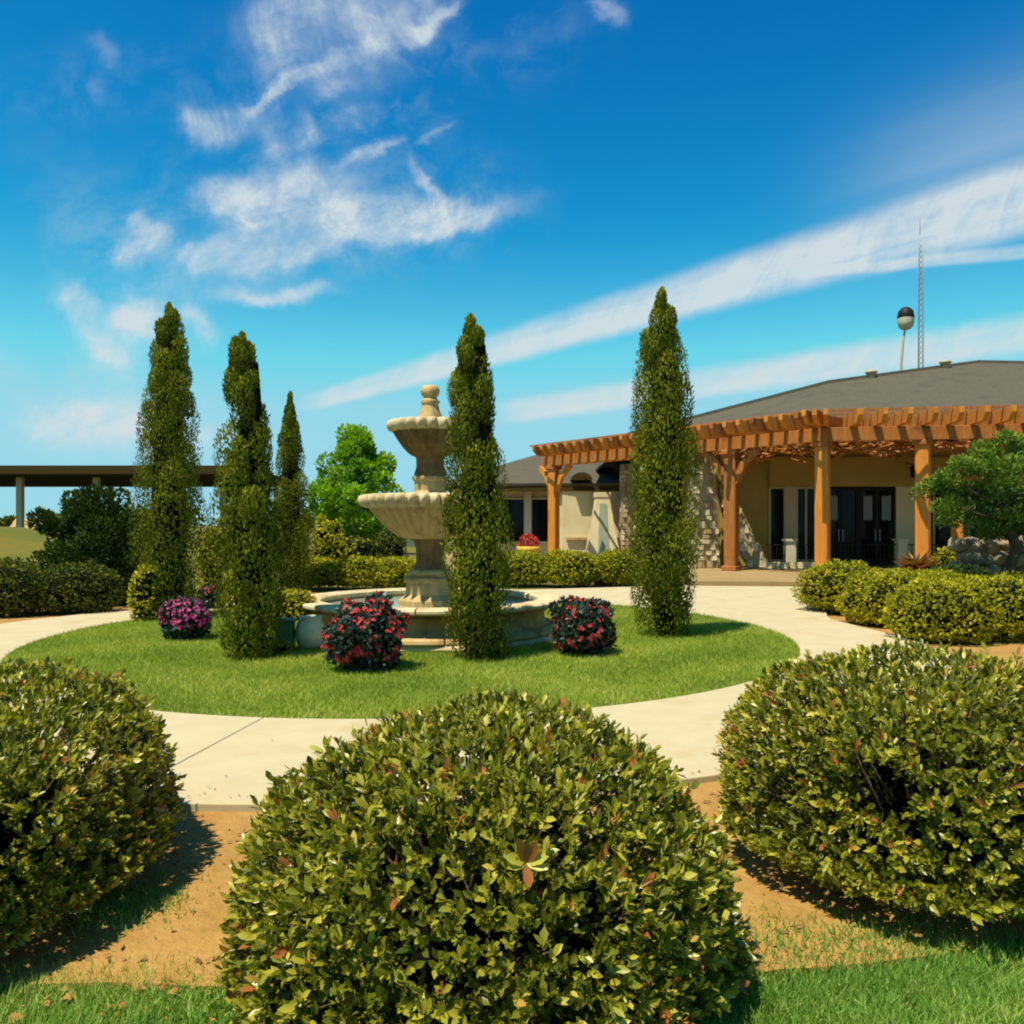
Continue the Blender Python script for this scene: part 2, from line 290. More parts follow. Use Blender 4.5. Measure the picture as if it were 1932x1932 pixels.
# ------------------------------------------------------------------ object helpers
def tag(o, label=None, cat=None, group=None, kind=None):
    for k, v in (('label', label), ('category', cat), ('group', group), ('kind', kind)):
        if v: o[k] = v
    return o
def empty(name, loc, label, cat, group=None, rz=0):
    o = bpy.data.objects.new(name, None); COL.objects.link(o); o.location = loc; o.rotation_euler = (0, 0, rz)
    o.empty_display_size = .2
    return tag(o, label, cat, group)
def link(name, me, parent=None, loc=(0, 0, 0)):
    o = bpy.data.objects.new(name, me); COL.objects.link(o); o.parent = parent; o.location = loc; return o
class MB:
    def __init__(s): s.v = []; s.f = []; s.sm = []
    def poly(s, pts, faces, smooth_=False):
        n = len(s.v); s.v += [tuple(p) for p in pts]; s.f += [tuple(i+n for i in f) for f in faces]; s.sm += [smooth_]*len(faces); return s
    def box(s, c, d, rz=0, jit=0):
        pts = []
        cz, sz = math.cos(rz), math.sin(rz)
        for a in (-.5, .5):
            for b_ in (-.5, .5):
                for e in (-.5, .5):
                    x, y, z = a*d[0], b_*d[1], e*d[2]
                    pts.append((c[0]+x*cz-y*sz+random.uniform(-jit, jit), c[1]+x*sz+y*cz+random.uniform(-jit, jit), c[2]+z+random.uniform(-jit, jit)))
        return s.poly(pts, [(0, 1, 3, 2), (4, 6, 7, 5), (0, 4, 5, 1), (2, 3, 7, 6), (0, 2, 6, 4), (1, 5, 7, 3)])
    def bar(s, a, b_, w, h):
        """rectangular timber from a to b, w wide, h tall"""
        a = Vector(a); b_ = Vector(b_); d = (b_-a).normalized(); up = Vector((0, 0, 1)) if abs(d.z) < .95 else Vector((0, 1, 0))
        sd_ = d.cross(up).normalized()*w/2; u_ = sd_.cross(d).normalized()*h/2
        pts = [p+i*sd_+j*u_ for p in (a, b_) for i, j in ((-1, -1), (1, -1), (1, 1), (-1, 1))]
        return s.poly(pts, [(3, 2, 1, 0), (4, 5, 6, 7), (0, 1, 5, 4), (1, 2, 6, 5), (2, 3, 7, 6), (3, 0, 4, 7)])
    def tube(s, path, radii, n=8):
        rings = []; path = [Vector(p) for p in path]
        for i, p in enumerate(path):
            d = (path[min(i+1, len(path)-1)]-path[max(i-1, 0)]).normalized(); a = d.orthogonal().normalized() if abs(d.z) < .9 else Vector((1, 0, 0))
            a = (a - d*a.dot(d)).normalized(); b_ = d.cross(a)
            rings.append([p+radii[i]*(math.cos(2*math.pi*k/n)*a+math.sin(2*math.pi*k/n)*b_) for k in range(n)])
        pts = [p for r in rings for p in r]; fs = []
        for i in range(len(path)-1):
            for k in range(n): fs.append((i*n+k, i*n+(k+1) % n, (i+1)*n+(k+1) % n, (i+1)*n+k))
        fs += [tuple(range(n))[::-1], tuple((len(path)-1)*n+k for k in range(n))]
        return s.poly(pts, fs, True)
    def lathe(s, prof, n=48, lobes=0, amp=None, rot=0, square=False):
        """profile (r, z) bottom to top; amp(i) = depth of the scallops on ring i"""
        pts = []; fs = []
        for i, (r, z) in enumerate(prof):
            for k in range(n):
                a = 2*math.pi*k/n + rot; rr = r*(1+(amp[i] if amp else 0)*(abs(math.cos(lobes*a/2))-.5)) if lobes else r
                pts.append((rr*math.cos(a), rr*math.sin(a), z))
        for i in range(len(prof)-1):
            for k in range(n): fs.append((i*n+k, i*n+(k+1) % n, (i+1)*n+(k+1) % n, (i+1)*n+k))
        return s.poly(pts, fs, not square)
    def prism(s, poly, z0, z1):
        n = len(poly); pts = [(x, y, z0) for x, y in poly]+[(x, y, z1) for x, y in poly]
        fs = [tuple(range(n))[::-1], tuple(range(n, 2*n))]+[(i, (i+1) % n, n+(i+1) % n, n+i) for i in range(n)]
        return s.poly(pts, fs)
    def mesh(s, name, m, bev=0):
        me = bpy.data.meshes.new(name); me.from_pydata(s.v, [], s.f); me.materials.append(M[m])
        me.polygons.foreach_set('use_smooth', s.sm); me.update(); return me
    def build(s, name, m, parent=None, loc=(0, 0, 0), bev=0):
        me = s.mesh(name, m)
        o = link(name, me, parent, loc)
        if bev:
            md = o.modifiers.new('bevel', 'BEVEL'); md.width = bev; md.segments = 2; md.limit_method = 'ANGLE'
        return o

def np_mesh(name, chunks, mats):
    """chunks: (verts Nx3, faces Mxk, material index, rnd per vertex)"""
    me = bpy.data.meshes.new(name)
    V = np.concatenate([c[0] for c in chunks]).astype(np.float32)
    loops = []; starts = []; mi = []; off = 0; ls = 0
    for v, f, m, r in chunks:
        k = f.shape[1]; loops.append((f+off).ravel()); starts.append(ls+np.arange(len(f))*k); mi.append(np.full(len(f), m)); ls += f.size; off += len(v)
    loops = np.concatenate(loops).astype(np.int32); starts = np.concatenate(starts).astype(np.int32)
    me.vertices.add(len(V)); me.vertices.foreach_set('co', V.ravel())
    me.loops.add(len(loops)); me.loops.foreach_set('vertex_index', loops)
    me.polygons.add(len(starts)); me.polygons.foreach_set('loop_start', starts)
    me.polygons.foreach_set('material_index', np.concatenate(mi).astype(np.int32))
    me.update(calc_edges=True)
    a = me.attributes.new('leaf_tone', 'FLOAT', 'POINT'); a.data.foreach_set('value', np.concatenate([c[3] for c in chunks]).astype(np.float32))
    for m in mats: me.materials.append(M[m])
    return me
def unit(a): return a/np.maximum(np.linalg.norm(a, axis=1, keepdims=True), 1e-9)
LEAF_BIG = (np.array([(0, 0, 0), (-.40, .26, .05), (0, .3, -.01), (.40, .26, .05), (-.45, .66, .04), (0, .66, -.03), (.45, .66, .04), (0, 1, -.08)]),
            np.array([(0, 2, 1), (0, 3, 2), (1, 2, 5), (1, 5, 4), (2, 3, 6), (2, 6, 5), (4, 5, 7), (5, 6, 7)]))
LEAF_MID = (np.array([(0, 0, 0), (-.5, .5, .1), (0, .5, 0), (.5, .5, .1), (0, 1, -.1)]), np.array([(0, 2, 1), (0, 3, 2), (1, 2, 4), (2, 3, 4)]))
LEAF_LOW = (np.array([(0, 0, 0), (.5, .5, .06), (0, 1, -.05), (-.5, .5, .06)]), np.array([(0, 1, 2, 3)]))
SPRAY = (np.array([(-.12, 0, 0), (.12, 0, 0), (.5, .55, .05), (.16, 1, 0), (-.2, .85, .02), (-.5, .5, .05)]), np.array([(0, 1, 2, 5), (5, 2, 3, 4)]))
BLADE = (np.array([(-.5, 0, 0), (.5, 0, 0), (0, 1, .25)]), np.array([(0, 1, 2)]))
def leaf_chunk(P, A, Nn, L, Wd, tmpl, leaf_tone, m=0):
    """P points, A growth axes, Nn normals, L lengths, Wd widths"""
    T, F = tmpl; n = len(P); A = unit(A); Sd = unit(np.cross(A, Nn)); Nn = np.cross(Sd, A)
    V = P[:, None] + T[None, :, 0, None]*Wd[:, None, None]*Sd[:, None] + T[None, :, 1, None]*L[:, None, None]*A[:, None] + T[None, :, 2, None]*L[:, None, None]*Nn[:, None]
    k = len(T); Fc = (F[None] + (np.arange(n)*k)[:, None, None]).reshape(-1, F.shape[1])
    return V.reshape(-1, 3), Fc, m, np.repeat(leaf_tone, k)
def lumpy(D, seed, amp, freq=3.0, n=14):
    """smooth bumps on a unit direction field"""
    r = np.random.default_rng(seed); K = r.normal(size=(n, 3))*freq; ph = r.uniform(0, 6.28, n)
    return 1+amp*np.sin(D@K.T+ph).sum(1)/math.sqrt(n)
def dirs(n, zmin=-1.0):
    z = rng.uniform(zmin, 1, n); a = rng.uniform(0, 2*math.pi, n); r = np.sqrt(1-z*z); return np.stack([r*np.cos(a), r*np.sin(a), z], 1)
def blob_core(fn, nu=24, nv=14, zmin=-1.0, m=1):
    zz = np.linspace(zmin, 1, nv); aa = np.arange(nu)*2*math.pi/nu
    D = np.array([(math.sqrt(max(0, 1-z*z))*math.cos(a), math.sqrt(max(0, 1-z*z))*math.sin(a), z) for z in zz for a in aa])
    V = fn(D); F = np.array([(i*nu+k, i*nu+(k+1) % nu, (i+1)*nu+(k+1) % nu, (i+1)*nu+k) for i in range(nv-1) for k in range(nu)])
    return V, F, m, np.zeros(len(V))

# ---- big glossy shrubs: shoots of leaves over a lumpy mound
def mound_fn(rx, ry, h, z0, seed, amp=.05, pw=.82, under=.35):
    def f(D, k=1.0):
        rr = lumpy(D, seed, amp, 3.2)*lumpy(D, seed+5, amp*.5, 7)*k
        horiz = np.sqrt(np.maximum(0, 1-D[:, 2]**2))
        hz = np.sign(D[:, 2])*np.abs(D[:, 2])**pw
        x = D[:, 0]/np.maximum(horiz, 1e-6)*horiz**pw*rx*rr; y = D[:, 1]/np.maximum(horiz, 1e-6)*horiz**pw*ry*rr
        zc = z0 + (h-z0)*under
        z = zc + np.where(hz > 0, hz*(h-zc), hz*(zc-z0))*rr
        return np.stack([x, y, z], 1)
    return f
def shoot_bush(name, loc, rx, ry, h, label, shoots=3600, leaf=.058, seed=1, group=None, z0=.05, singles=300, hole=None, under=.2, pw=.82, accent=None):
    root = empty(name, loc, label, 'shrub', group)
    f = mound_fn(rx, ry, h, z0, seed, .065, pw, under)
    D = dirs(shoots, -.85)
    if hole is not None:
        hd = np.array(hole[0])/np.linalg.norm(hole[0]); D = D[(D@hd) < hole[1]]
    vo = lumpy(D, seed+30, .5, 15, 24); D = D[(vo > .52) | (rng.random(len(D)) < .3)]
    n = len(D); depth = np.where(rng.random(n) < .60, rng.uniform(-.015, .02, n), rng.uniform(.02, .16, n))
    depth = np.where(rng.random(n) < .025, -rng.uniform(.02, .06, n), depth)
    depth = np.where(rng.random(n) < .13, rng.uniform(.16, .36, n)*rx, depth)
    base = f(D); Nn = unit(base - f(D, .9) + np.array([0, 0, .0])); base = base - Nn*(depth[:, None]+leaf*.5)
    ax = unit(Nn + rng.normal(size=(n, 3))*.35 + np.array([0, 0, .35]))
    per = 6; P = []; A = []; NN = []; rn = []
    tone = rng.random(n)
    for j in range(per):
        ang = rng.uniform(0, 6.28, n)*.25 + j*2.4; t1 = unit(np.cross(ax, rng.normal(size=(n, 3)))); t2 = np.cross(ax, t1)
        side = t1*np.cos(ang)[:, None]+t2*np.sin(ang)[:, None]
        open_ = rng.uniform(.35, 1.35, n)[:, None] if j > 1 else rng.uniform(.1, .5, n)[:, None]
        a = unit(ax*1.0+side*open_); P.append(base-ax*(.006*j)); A.append(a); NN.append(unit(ax*1.2-side*.5 + rng.normal(size=(n, 3))*.25))
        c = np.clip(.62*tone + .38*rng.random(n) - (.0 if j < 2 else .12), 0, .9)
        young = (j < 3) & (tone > .94); c = np.where(young, rng.uniform(.93, 1, n), c); rn.append(np.where(depth > .04, c*.6, c))  # deeper leaves toned darker, shade painted in
    P = np.concatenate(P); A = np.concatenate(A); NN = np.concatenate(NN); rn = np.concatenate(rn)
    L = leaf*rng.uniform(.6, 1.3, len(P)); Wd = L*rng.uniform(.36, .52, len(P))
    # the leaves that show largest are objects of their own
    cam_l = np.array([0, 0, 1.5])-np.array(loc); outer = np.tile(depth < .02, per)
    facing = ((unit(P*np.array([1, 1, 1.])-np.array([0, 0, h*.4]))*unit(cam_l-P)).sum(1) > .25)
    pd = np.where(outer & facing, np.linalg.norm(P-cam_l, axis=1), 99); order = np.argsort(pd)[:singles]
    keep = np.ones(len(P), bool); keep[order] = False
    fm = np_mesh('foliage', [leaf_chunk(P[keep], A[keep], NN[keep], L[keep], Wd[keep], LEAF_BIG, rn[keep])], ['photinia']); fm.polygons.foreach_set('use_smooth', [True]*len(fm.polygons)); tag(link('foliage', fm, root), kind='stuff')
    cm = np_mesh('shade_core', [blob_core(lambda d: f(d, .46)*lumpy(d, seed+3, .12, 9)[:, None], 40, 26, -1.0, 0)], ['core']); c = link('shade_core', cm, root)  # dark inner mass added to block light and blacken the gaps
    bm_ = MB(); Dt = dirs(150, -.35); pt_ = f(Dt, .93)
    for q in range(150):
        e = Vector(pt_[q]); b0 = Vector((e.x*.08, e.y*.08, .04)); mid = b0.lerp(e, .55)+Vector((random.uniform(-.05, .05), random.uniform(-.05, .05), -.04))
        bm_.tube([b0, mid, e], [.013, .007, .003], 5)
    bm_.build('branches', 'bark', root)
    protos = []
    for q in range(12):
        r_ = (q+.5)/12*.9 if q < 11 else .97
        me = np_mesh('leaf', [leaf_chunk(np.zeros((1, 3)), np.array([[0, 1., 0]]), np.array([[0, 0, 1.]]), np.ones(1), np.full(1, .47), LEAF_BIG, np.array([r_]))], ['photinia'])
        me.polygons.foreach_set('use_smooth', [True]*len(me.polygons)); protos.append(me)
    if accent is not None:      # one shoot of long red new leaves standing out of the face
        Da = np.array([accent])/np.linalg.norm(accent); p0 = f(Da, 1.02)[0]; n0 = Vector(unit(f(Da)-f(Da, .9))[0])
        for (dx_, dz_, ln, me) in ((-.45, .9, .085, protos[11]), (.42, .9, .080, protos[11]), (.0, -1, .07, protos[11]), (-1, .15, .075, protos[8]), (1, .2, .07, protos[9]), (-.9, -.35, .06, protos[7]), (.9, -.4, .065, protos[8])):
            a = (Vector((dx_, 0, dz_))*.8+n0*.45).normalized(); sx_ = a.cross(n0).normalized(); nn = sx_.cross(a)
            o = link('leaf', me, root); o['label'] = 'long red new leaf' if me is protos[11] else 'long pale new leaf'
            o.matrix_basis = Matrix(((sx_.x*ln, a.x*ln, nn.x*ln, p0[0]), (sx_.y*ln, a.y*ln, nn.y*ln, p0[1]), (sx_.z*ln, a.z*ln, nn.z*ln, p0[2]), (0, 0, 0, 1)))
        order = order[:singles-7]
    for i in order:
        a = Vector(A[i]).normalized(); nn = Vector(NN[i]); s_ = a.cross(nn).normalized(); nn = s_.cross(a)
        me = protos[11] if rn[i] > .92 else protos[min(10, int(rn[i]/.9*11))]
        o = link('leaf', me, root)
        m4 = Matrix(((s_.x*L[i], a.x*L[i], nn.x*L[i], P[i][0]), (s_.y*L[i], a.y*L[i], nn.y*L[i], P[i][1]), (s_.z*L[i], a.z*L[i], nn.z*L[i], P[i][2]), (0, 0, 0, 1)))
        o.matrix_parent_inverse = Matrix.Identity(4); o.matrix_basis = m4
    return root

def mound_bush(name, loc, rx, ry, h, label, matname, n=5000, leaf=.05, seed=1, cat='shrub', group=None, z0=.02, amp=.07, under=.3, flowers=None, stem=None):
    """small-leaved rounded shrub"""
    root = empty(name, loc, label, cat, group)
    f = mound_fn(rx, ry, h, z0, seed, amp, .85, under)
    D = dirs(n, -.9); depth = np.abs(rng.normal(size=n))*.05*max(rx, .5)
    b = f(D); Nn = unit(b-f(D, .9)); b = b-Nn*depth[:, None]
    A = unit(Nn*.6+rng.normal(size=(n, 3))*.7+np.array([0, 0, .5])); NN = unit(Nn+rng.normal(size=(n, 3))*.35)
    clump = (lumpy(D, seed+9, .5, 9)-.5).clip(0, 1)
    rn = np.clip(.55*clump+.5*rng.random(n)-depth*4, 0, 1)  # inner leaves darkened by depth: painted shade
    L = leaf*rng.uniform(.6, 1.35, n)
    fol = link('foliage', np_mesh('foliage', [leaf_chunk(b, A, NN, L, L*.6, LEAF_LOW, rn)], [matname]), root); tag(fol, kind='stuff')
    link('shade_body', np_mesh('shade_body', [blob_core(lambda d: f(d, .84), 20, 12, -1, 0)], ['core']), root)  # dark body standing in for the shade between the leaves
    if flowers:
        mname, k, size, zmin = flowers
        Df = dirs(k, zmin); pf = f(Df, 1.03); Nf = unit(pf-f(Df, .9)); ch = []
        for j in range(7):
            t1 = unit(np.cross(Nf, rng.normal(size=(k, 3)))); a = unit(Nf*.45+t1)
            ch.append(leaf_chunk(pf+rng.normal(size=(k, 3))*size*.25, a, Nf, np.full(k, size)*rng.uniform(.7, 1.2, k), np.full(k, size*.9), LEAF_LOW, np.clip(rng.random(k), 0, 1)))
        tag(link('blossoms', np_mesh('blossoms', ch, [mname]), root), kind='stuff')
    if stem:
        mb = MB()
        for q in range(stem):
            a = rng.uniform(0, 6.28); mb.tube([(0.05*math.cos(a), .05*math.sin(a), 0), (rx*.4*math.cos(a), ry*.4*math.sin(a), h*.5)], [.02, .01], 6)
        mb.build('stem', 'bark', root)
    return root

def lobe_crown(lobes, per, leaf, tmpl, wr, up, matname, nj=.4, dj=.8):
    """foliage on many ellipsoidal lobes (centre, radii); the picture of one lobe: tops toned lighter as if lit, gaps between"""
    ch = []; P = []; A = []; NN = []; rn = []
    for (c, rad) in lobes:
        D = dirs(per, -.8); s_ = rng.uniform(.82, 1.06, per)
        p = np.array(c)+D*np.array(rad)*s_[:, None]
        P.append(p); A.append(unit(D*dj+np.array([0, 0, up])+rng.normal(size=(per, 3))*.3)); NN.append(unit(D+rng.normal(size=(per, 3))*nj))
        t = rng.random()*.35; rn.append(np.clip(t+.45*rng.random(per)+.25*D[:, 2], 0, 1))  # lobe tops lighter, undersides darker: light put into the tone
    P, A, NN, rn = map(np.concatenate, (P, A, NN, rn)); L = leaf*rng.uniform(.6, 1.4, len(P))
    return leaf_chunk(P, A, NN, L, L*wr, tmpl, rn), P

def cypress(loc, h, w, label, seed, lean=(0, 0), prof=None, group='columnar cypresses round the fountain'):
    r_ = np.random.default_rng(seed)
    root = empty('cypress_tree', loc, label, 'cypress', group)
    R0 = w/2
    def rad(t): return R0*(min(1, .62+1.5*t))*((1-t)**.46)*1.14 if prof is None else R0*float(np.interp(t, *prof))
    lobes = []; k = int(50*h/4.5)
    for i in range(k):
        if r_.random() < .12 and .12*k < i < .78*k: continue
        t = .03+.95*(i+r_.uniform(-.4, .4))/k; t = min(max(t, .02), .985); ang = i*2.39996+r_.uniform(-.4, .4); rr = rad(t)
        q = max(rr*r_.uniform(.42, .72), .04); vz = q*r_.uniform(1.5, 2.9)
        off = max(rr-q*.80, 0)*r_.uniform(.80, 1.22)
        lobes.append(((off*math.cos(ang)+lean[0]*t, off*math.sin(ang)+lean[1]*t, .12+t*(h-.12)-vz*.25), (q, q, vz)))
    lobes.append(((lean[0], lean[1], h-.16), (.055, .055, .17)))
    per = 950
    ch, P = lobe_crown(lobes, per, .038, SPRAY, .5, 1.1, 'cypress', nj=.16, dj=.3)
    ch = list(ch); 
    # a share of stray tips standing proud
    m = ch[0][:, 2] > .03
    o = link('crown', np_mesh('crown', [tuple(ch)], ['cypress']), root)
    mb = MB(); n = 14; zs = [.1+(h-.4)*i/10 for i in range(11)]
    mb.lathe([(max(.03, rad((z-.1)/h)*.5), z) for z in zs], 14); mb.build('shade_body', 'core', root)  # dark body painted as the shade deep in the crown
    MB().tube([(0, 0, -.05), (0, 0, .6), (lean[0]*.6, lean[1]*.6, h*.7)], [.07, .055, .02], 8).build('trunk', 'bark', root)
    return root

# ------------------------------------------------------------------ ground, path, beds, lawn
C1 = (-1.22, 11.50); LX, LY = 4.82, 5.12         # lawn disc with the fountain
def lawn_r(a): return LX*LY/math.sqrt((LY*math.cos(a))**2+(LX*math.sin(a))**2)
C2 = (-1.35, 10.85); RO = 6.42         # outer edge of the ring path
def struct(o): o['kind'] = 'structure'; return o
g = MB().prism([(-900, -60), (900, -60), (900, 1500), (-900, 1500)], -.6, -.06); struct(g.build('ground', 'field'))
def disc(c, r, z, n=96, zb=-.2): return MB().prism([(c[0]+r*math.cos(2*math.pi*i/n), c[1]+r*math.sin(2*math.pi*i/n)) for i in range(n)], zb, z)
# near lawn (foreground), then the soil bed as a ring round the path
struct(MB().prism([(-14, -3), (14, -3), (14, 3.6), (-14, 3.6)], -.3, -.02).build('near_lawn_ground', 'lawnbase'))
def bed_edge(a):
    t = np.clip((a+math.pi/2)/R(25), 0, 1); return (8.10+.30*t)*(1+.004*np.sin(11*a+2)+.002*np.sin(29*a))
def wavy(r, a, s): return r*(1+.008*math.sin(5*a+s)+.006*math.sin(11*a+2*s)+.003*math.sin(29*a))
bed = [(C2[0]+float(bed_edge(a))*math.cos(a), C2[1]+float(bed_edge(a))*math.sin(a)) for a in [-math.pi+2*math.pi*i/240 for i in range(240)]]
struct(MB().prism(bed, -.4, 0.0).build('soil_bed', 'soil'))
# soil surface with real clods
def clods():
    n = 15000; a = rng.uniform(0, 2*math.pi, n); r = rng.uniform(6.45, 8.3, n); x = C2[0]+r*np.cos(a); y = C2[1]+r*np.sin(a)
    m = (y < 12); x, y = x[m], y[m]; n = len(x); s_ = .004+.028*rng.random(n)**4
    T = np.array([(1, 0, -.1), (-.5, .9, -.1), (-.6, -.8, -.1), (0, 0, .55)]); F = np.array([(0, 1, 3), (1, 2, 3), (2, 0, 3)])
    th = rng.uniform(0, 6.28, n); c, s2 = np.cos(th), np.sin(th)
    X_ = T[None, :, 0]*c[:, None]-T[None, :, 1]*s2[:, None]; Y_ = T[None, :, 0]*s2[:, None]+T[None, :, 1]*c[:, None]
    V = np.stack([x[:, None]+X_*s_[:, None], y[:, None]+Y_*s_[:, None], T[None, :, 2]*s_[:, None]*np.ones((n, 1))], 2).reshape(-1, 3)
    return V, (F[None]+(np.arange(n)*4)[:, None, None]).reshape(-1, 3), 0, np.zeros(n*4)
tag(link('clods', np_mesh('clods', [clods()], ['soil'])), kind='stuff')
n = 1500; a = rng.uniform(-2.3, -.6, n); r_ = rng.uniform(6.5, 8.3, n)
r_ = np.minimum(r_, bed_edge(a)-.15); P = np.stack([C2[0]+r_*np.cos(a), C2[1]+r_*np.sin(a), np.full(n, .008)], 1); th = rng.uniform(0, 6.28, n)
tag(link('leaf_litter', np_mesh('leaf_litter', [leaf_chunk(P, np.stack([np.cos(th), np.sin(th), rng.normal(size=n)*.25], 1), np.stack([rng.normal(size=n)*.3, rng.normal(size=n)*.3, np.ones(n)], 1), rng.uniform(.02, .045, n), rng.uniform(.01, .02, n), LEAF_MID, rng.random(n))], ['litter'])), kind='stuff')
n = 420; a = rng.uniform(-2.4, -.2, n); r_ = np.where(rng.random(n) < .75, RO-.02-np.abs(rng.normal(size=n))*.12, rng.uniform(5.0, 6.4, n))
P = np.stack([C2[0]+r_*np.cos(a), C2[1]+r_*np.sin(a), np.full(n, .048)], 1); th = rng.uniform(0, 6.28, n); P = P[:n]
tag(link('fallen_leaves', np_mesh('fallen_leaves', [leaf_chunk(P, np.stack([np.cos(th), np.sin(th), rng.normal(size=n)*.2], 1), np.stack([rng.normal(size=n)*.3, rng.normal(size=n)*.3, np.ones(n)], 1), rng.uniform(.012, .035, n), rng.uniform(.008, .016, n), LEAF_MID, rng.random(n))], ['litter'])), kind='stuff')
# joint bed under the slabs
struct(disc(C2, RO-.01, .022).build('path_base', 'joint'))
path = empty('path', (0, 0, 0), None, None); path['kind'] = 'structure'
def ray_out(a):
    d = (math.cos(a), math.sin(a)); ox, oy = C1[0]-C2[0], C1[1]-C2[1]; b_ = ox*d[0]+oy*d[1]; c = ox*ox+oy*oy-RO*RO
    return -b_+math.sqrt(b_*b_-c)
NSL = 18; a0 = math.atan2(-5.05, -.66)
for i in range(NSL):
    g_ = .0022
    aa = [a0+2*math.pi*(i+g_+(1-2*g_)*j/8)/NSL for j in range(9)]
    inn = [(C1[0]+lawn_r(a)*math.cos(a), C1[1]+lawn_r(a)*math.sin(a)) for a in aa]; outp = [(C1[0]+ray_out(a)*math.cos(a), C1[1]+ray_out(a)*math.sin(a)) for a in aa]
    MB().prism(outp+inn[::-1], -.05, .04).build('slab', 'concrete', path, bev=.006)
# forecourt joining the ring path to the patio
fc_in = [(C2[0]+(RO+.006)*math.cos(a), C2[1]+(RO+.006)*math.sin(a)) for a in [R(x) for x in (84, 78, 72, 66, 60, 54, 48, 42, 36, 30, 24, 20, 12, 5)]]
cuts = [0, 2, 4, 6, 8]
outer = [(-.2, 18.9), (1.2, 19.4), (2.6, 19.9), (4.0, 20.35), (5.4, 20.2), (7.0, 20.0), (6.35, 17.4), (5.75, 15.2), (5.30, 14.3), (5.05, 13.6), (4.95, 13.2), (4.93, 13.05), (4.99, 12.2), (5.06, 11.41)]
for a_, b_ in ((0, 2), (2, 4), (4, 6), (6, 8), (8, 13)):
    inn = fc_in[a_:b_+1]; ou = outer[a_:b_+1]
    MB().prism(inn+ou[::-1], -.05, .04).build('slab', 'concrete', path)
# lawn disc
lawn = MB().prism([(C1[0]+(LX-.012)*math.cos(2*math.pi*i/120), C1[1]+(LY-.012)*math.sin(2*math.pi*i/120)) for i in range(120)], -.2, .035).build('lawn_ground', 'lawnbase'); struct(lawn)
def grass(name, n, xy, L, Wd, mname, z, tonefn=None):
    x, y = xy; n = len(x); P = np.stack([x, y, np.full(n, z)], 1)
    A = unit(np.stack([rng.normal(size=n)*.45, rng.normal(size=n)*.45, np.ones(n)], 1)); th = rng.uniform(0, 6.28, n)
    NN = np.stack([np.cos(th), np.sin(th), np.zeros(n)], 1); Ls = L*rng.uniform(.5, 1.25, n)
    t = .5+.2*np.sin(x*2.1+1.3*np.sin(y*1.7))+.2*np.sin(y*3.3+2*np.sin(x*1.9))+.2*np.sin(x*9.1+3*np.sin(y*6.3))*np.sin(y*8.7+2*np.sin(x*5.1)); rn = np.clip(t*.75+rng.random(n)*.5-.15, 0, 1)
    rn = np.where(rng.random(n) < .04, 1, rn)
    return tag(link(name, np_mesh(name, [leaf_chunk(P, A, NN, Ls, np.full(n, Wd), BLADE, rn)], [mname])), kind='stuff')
n = 330000; r = np.sqrt(rng.random(n))*rng.normal(1.0, .0022, n)*.999; a = rng.uniform(0, 6.283, n)
x = C1[0]+LX*r*np.cos(a); y = C1[1]+LY*r*np.sin(a); m = (np.hypot(x+1.10, y-11.4) > 1.75) & ((y < 12.5) | (rng.random(n) < .5))
grass('lawn_grass', n, (x[m], y[m]), .05, .0075, 'blade', .03)
n = 150000; x = rng.uniform(-3.2, 3.2, n); y = rng.uniform(1.35, 3.3, n)
rr = np.hypot(x-C2[0], y-C2[1]); aa = np.arctan2(y-C2[1], x-C2[0]); edge = bed_edge(aa)
m = (rr > edge-rng.random(n)**3*.22) & (np.abs(x) < y*.7+.3)
grass('foreground_grass', n, (x[m], y[m]), .055, .006, 'blade2', -.02)
# weeds on the bare soil
n = 2600; cx = rng.choice([-1.62, -1.45, -1.55, 1.25, 1.0, 1.5], n); cy = np.where(cx < 0, 3.35, 3.05); x = cx+rng.normal(size=n)*.10; y = cy+rng.normal(size=n)*.12
grass('weeds', n, (x, y), .035, .006, 'blade2', 0)

# ------------------------------------------------------------------ fountain
FX, FY = -1.10, 11.40
ft = empty('fountain', (FX, FY, .03), 'three tiered sandstone fountain with fluted bowls standing in a round basin', 'fountain')
MB().lathe([(0, 0), (1.74, 0), (1.76, .03), (1.74, .075), (0, .075)], 8, rot=R(22.5), square=True).build('plinth_slab', 'sandpale', ft, bev=.01)
bas = [(1.56, .075), (1.58, .12), (1.52, .17), (1.47, .21), (1.46, .33), (1.50, .35), (1.50, .375), (1.45, .40), (1.47, .425), (1.62, .43)]
MB().lathe([(p[0], p[1]-.0) for p in bas], 96).build('basin_wall', 'sandstone', ft)
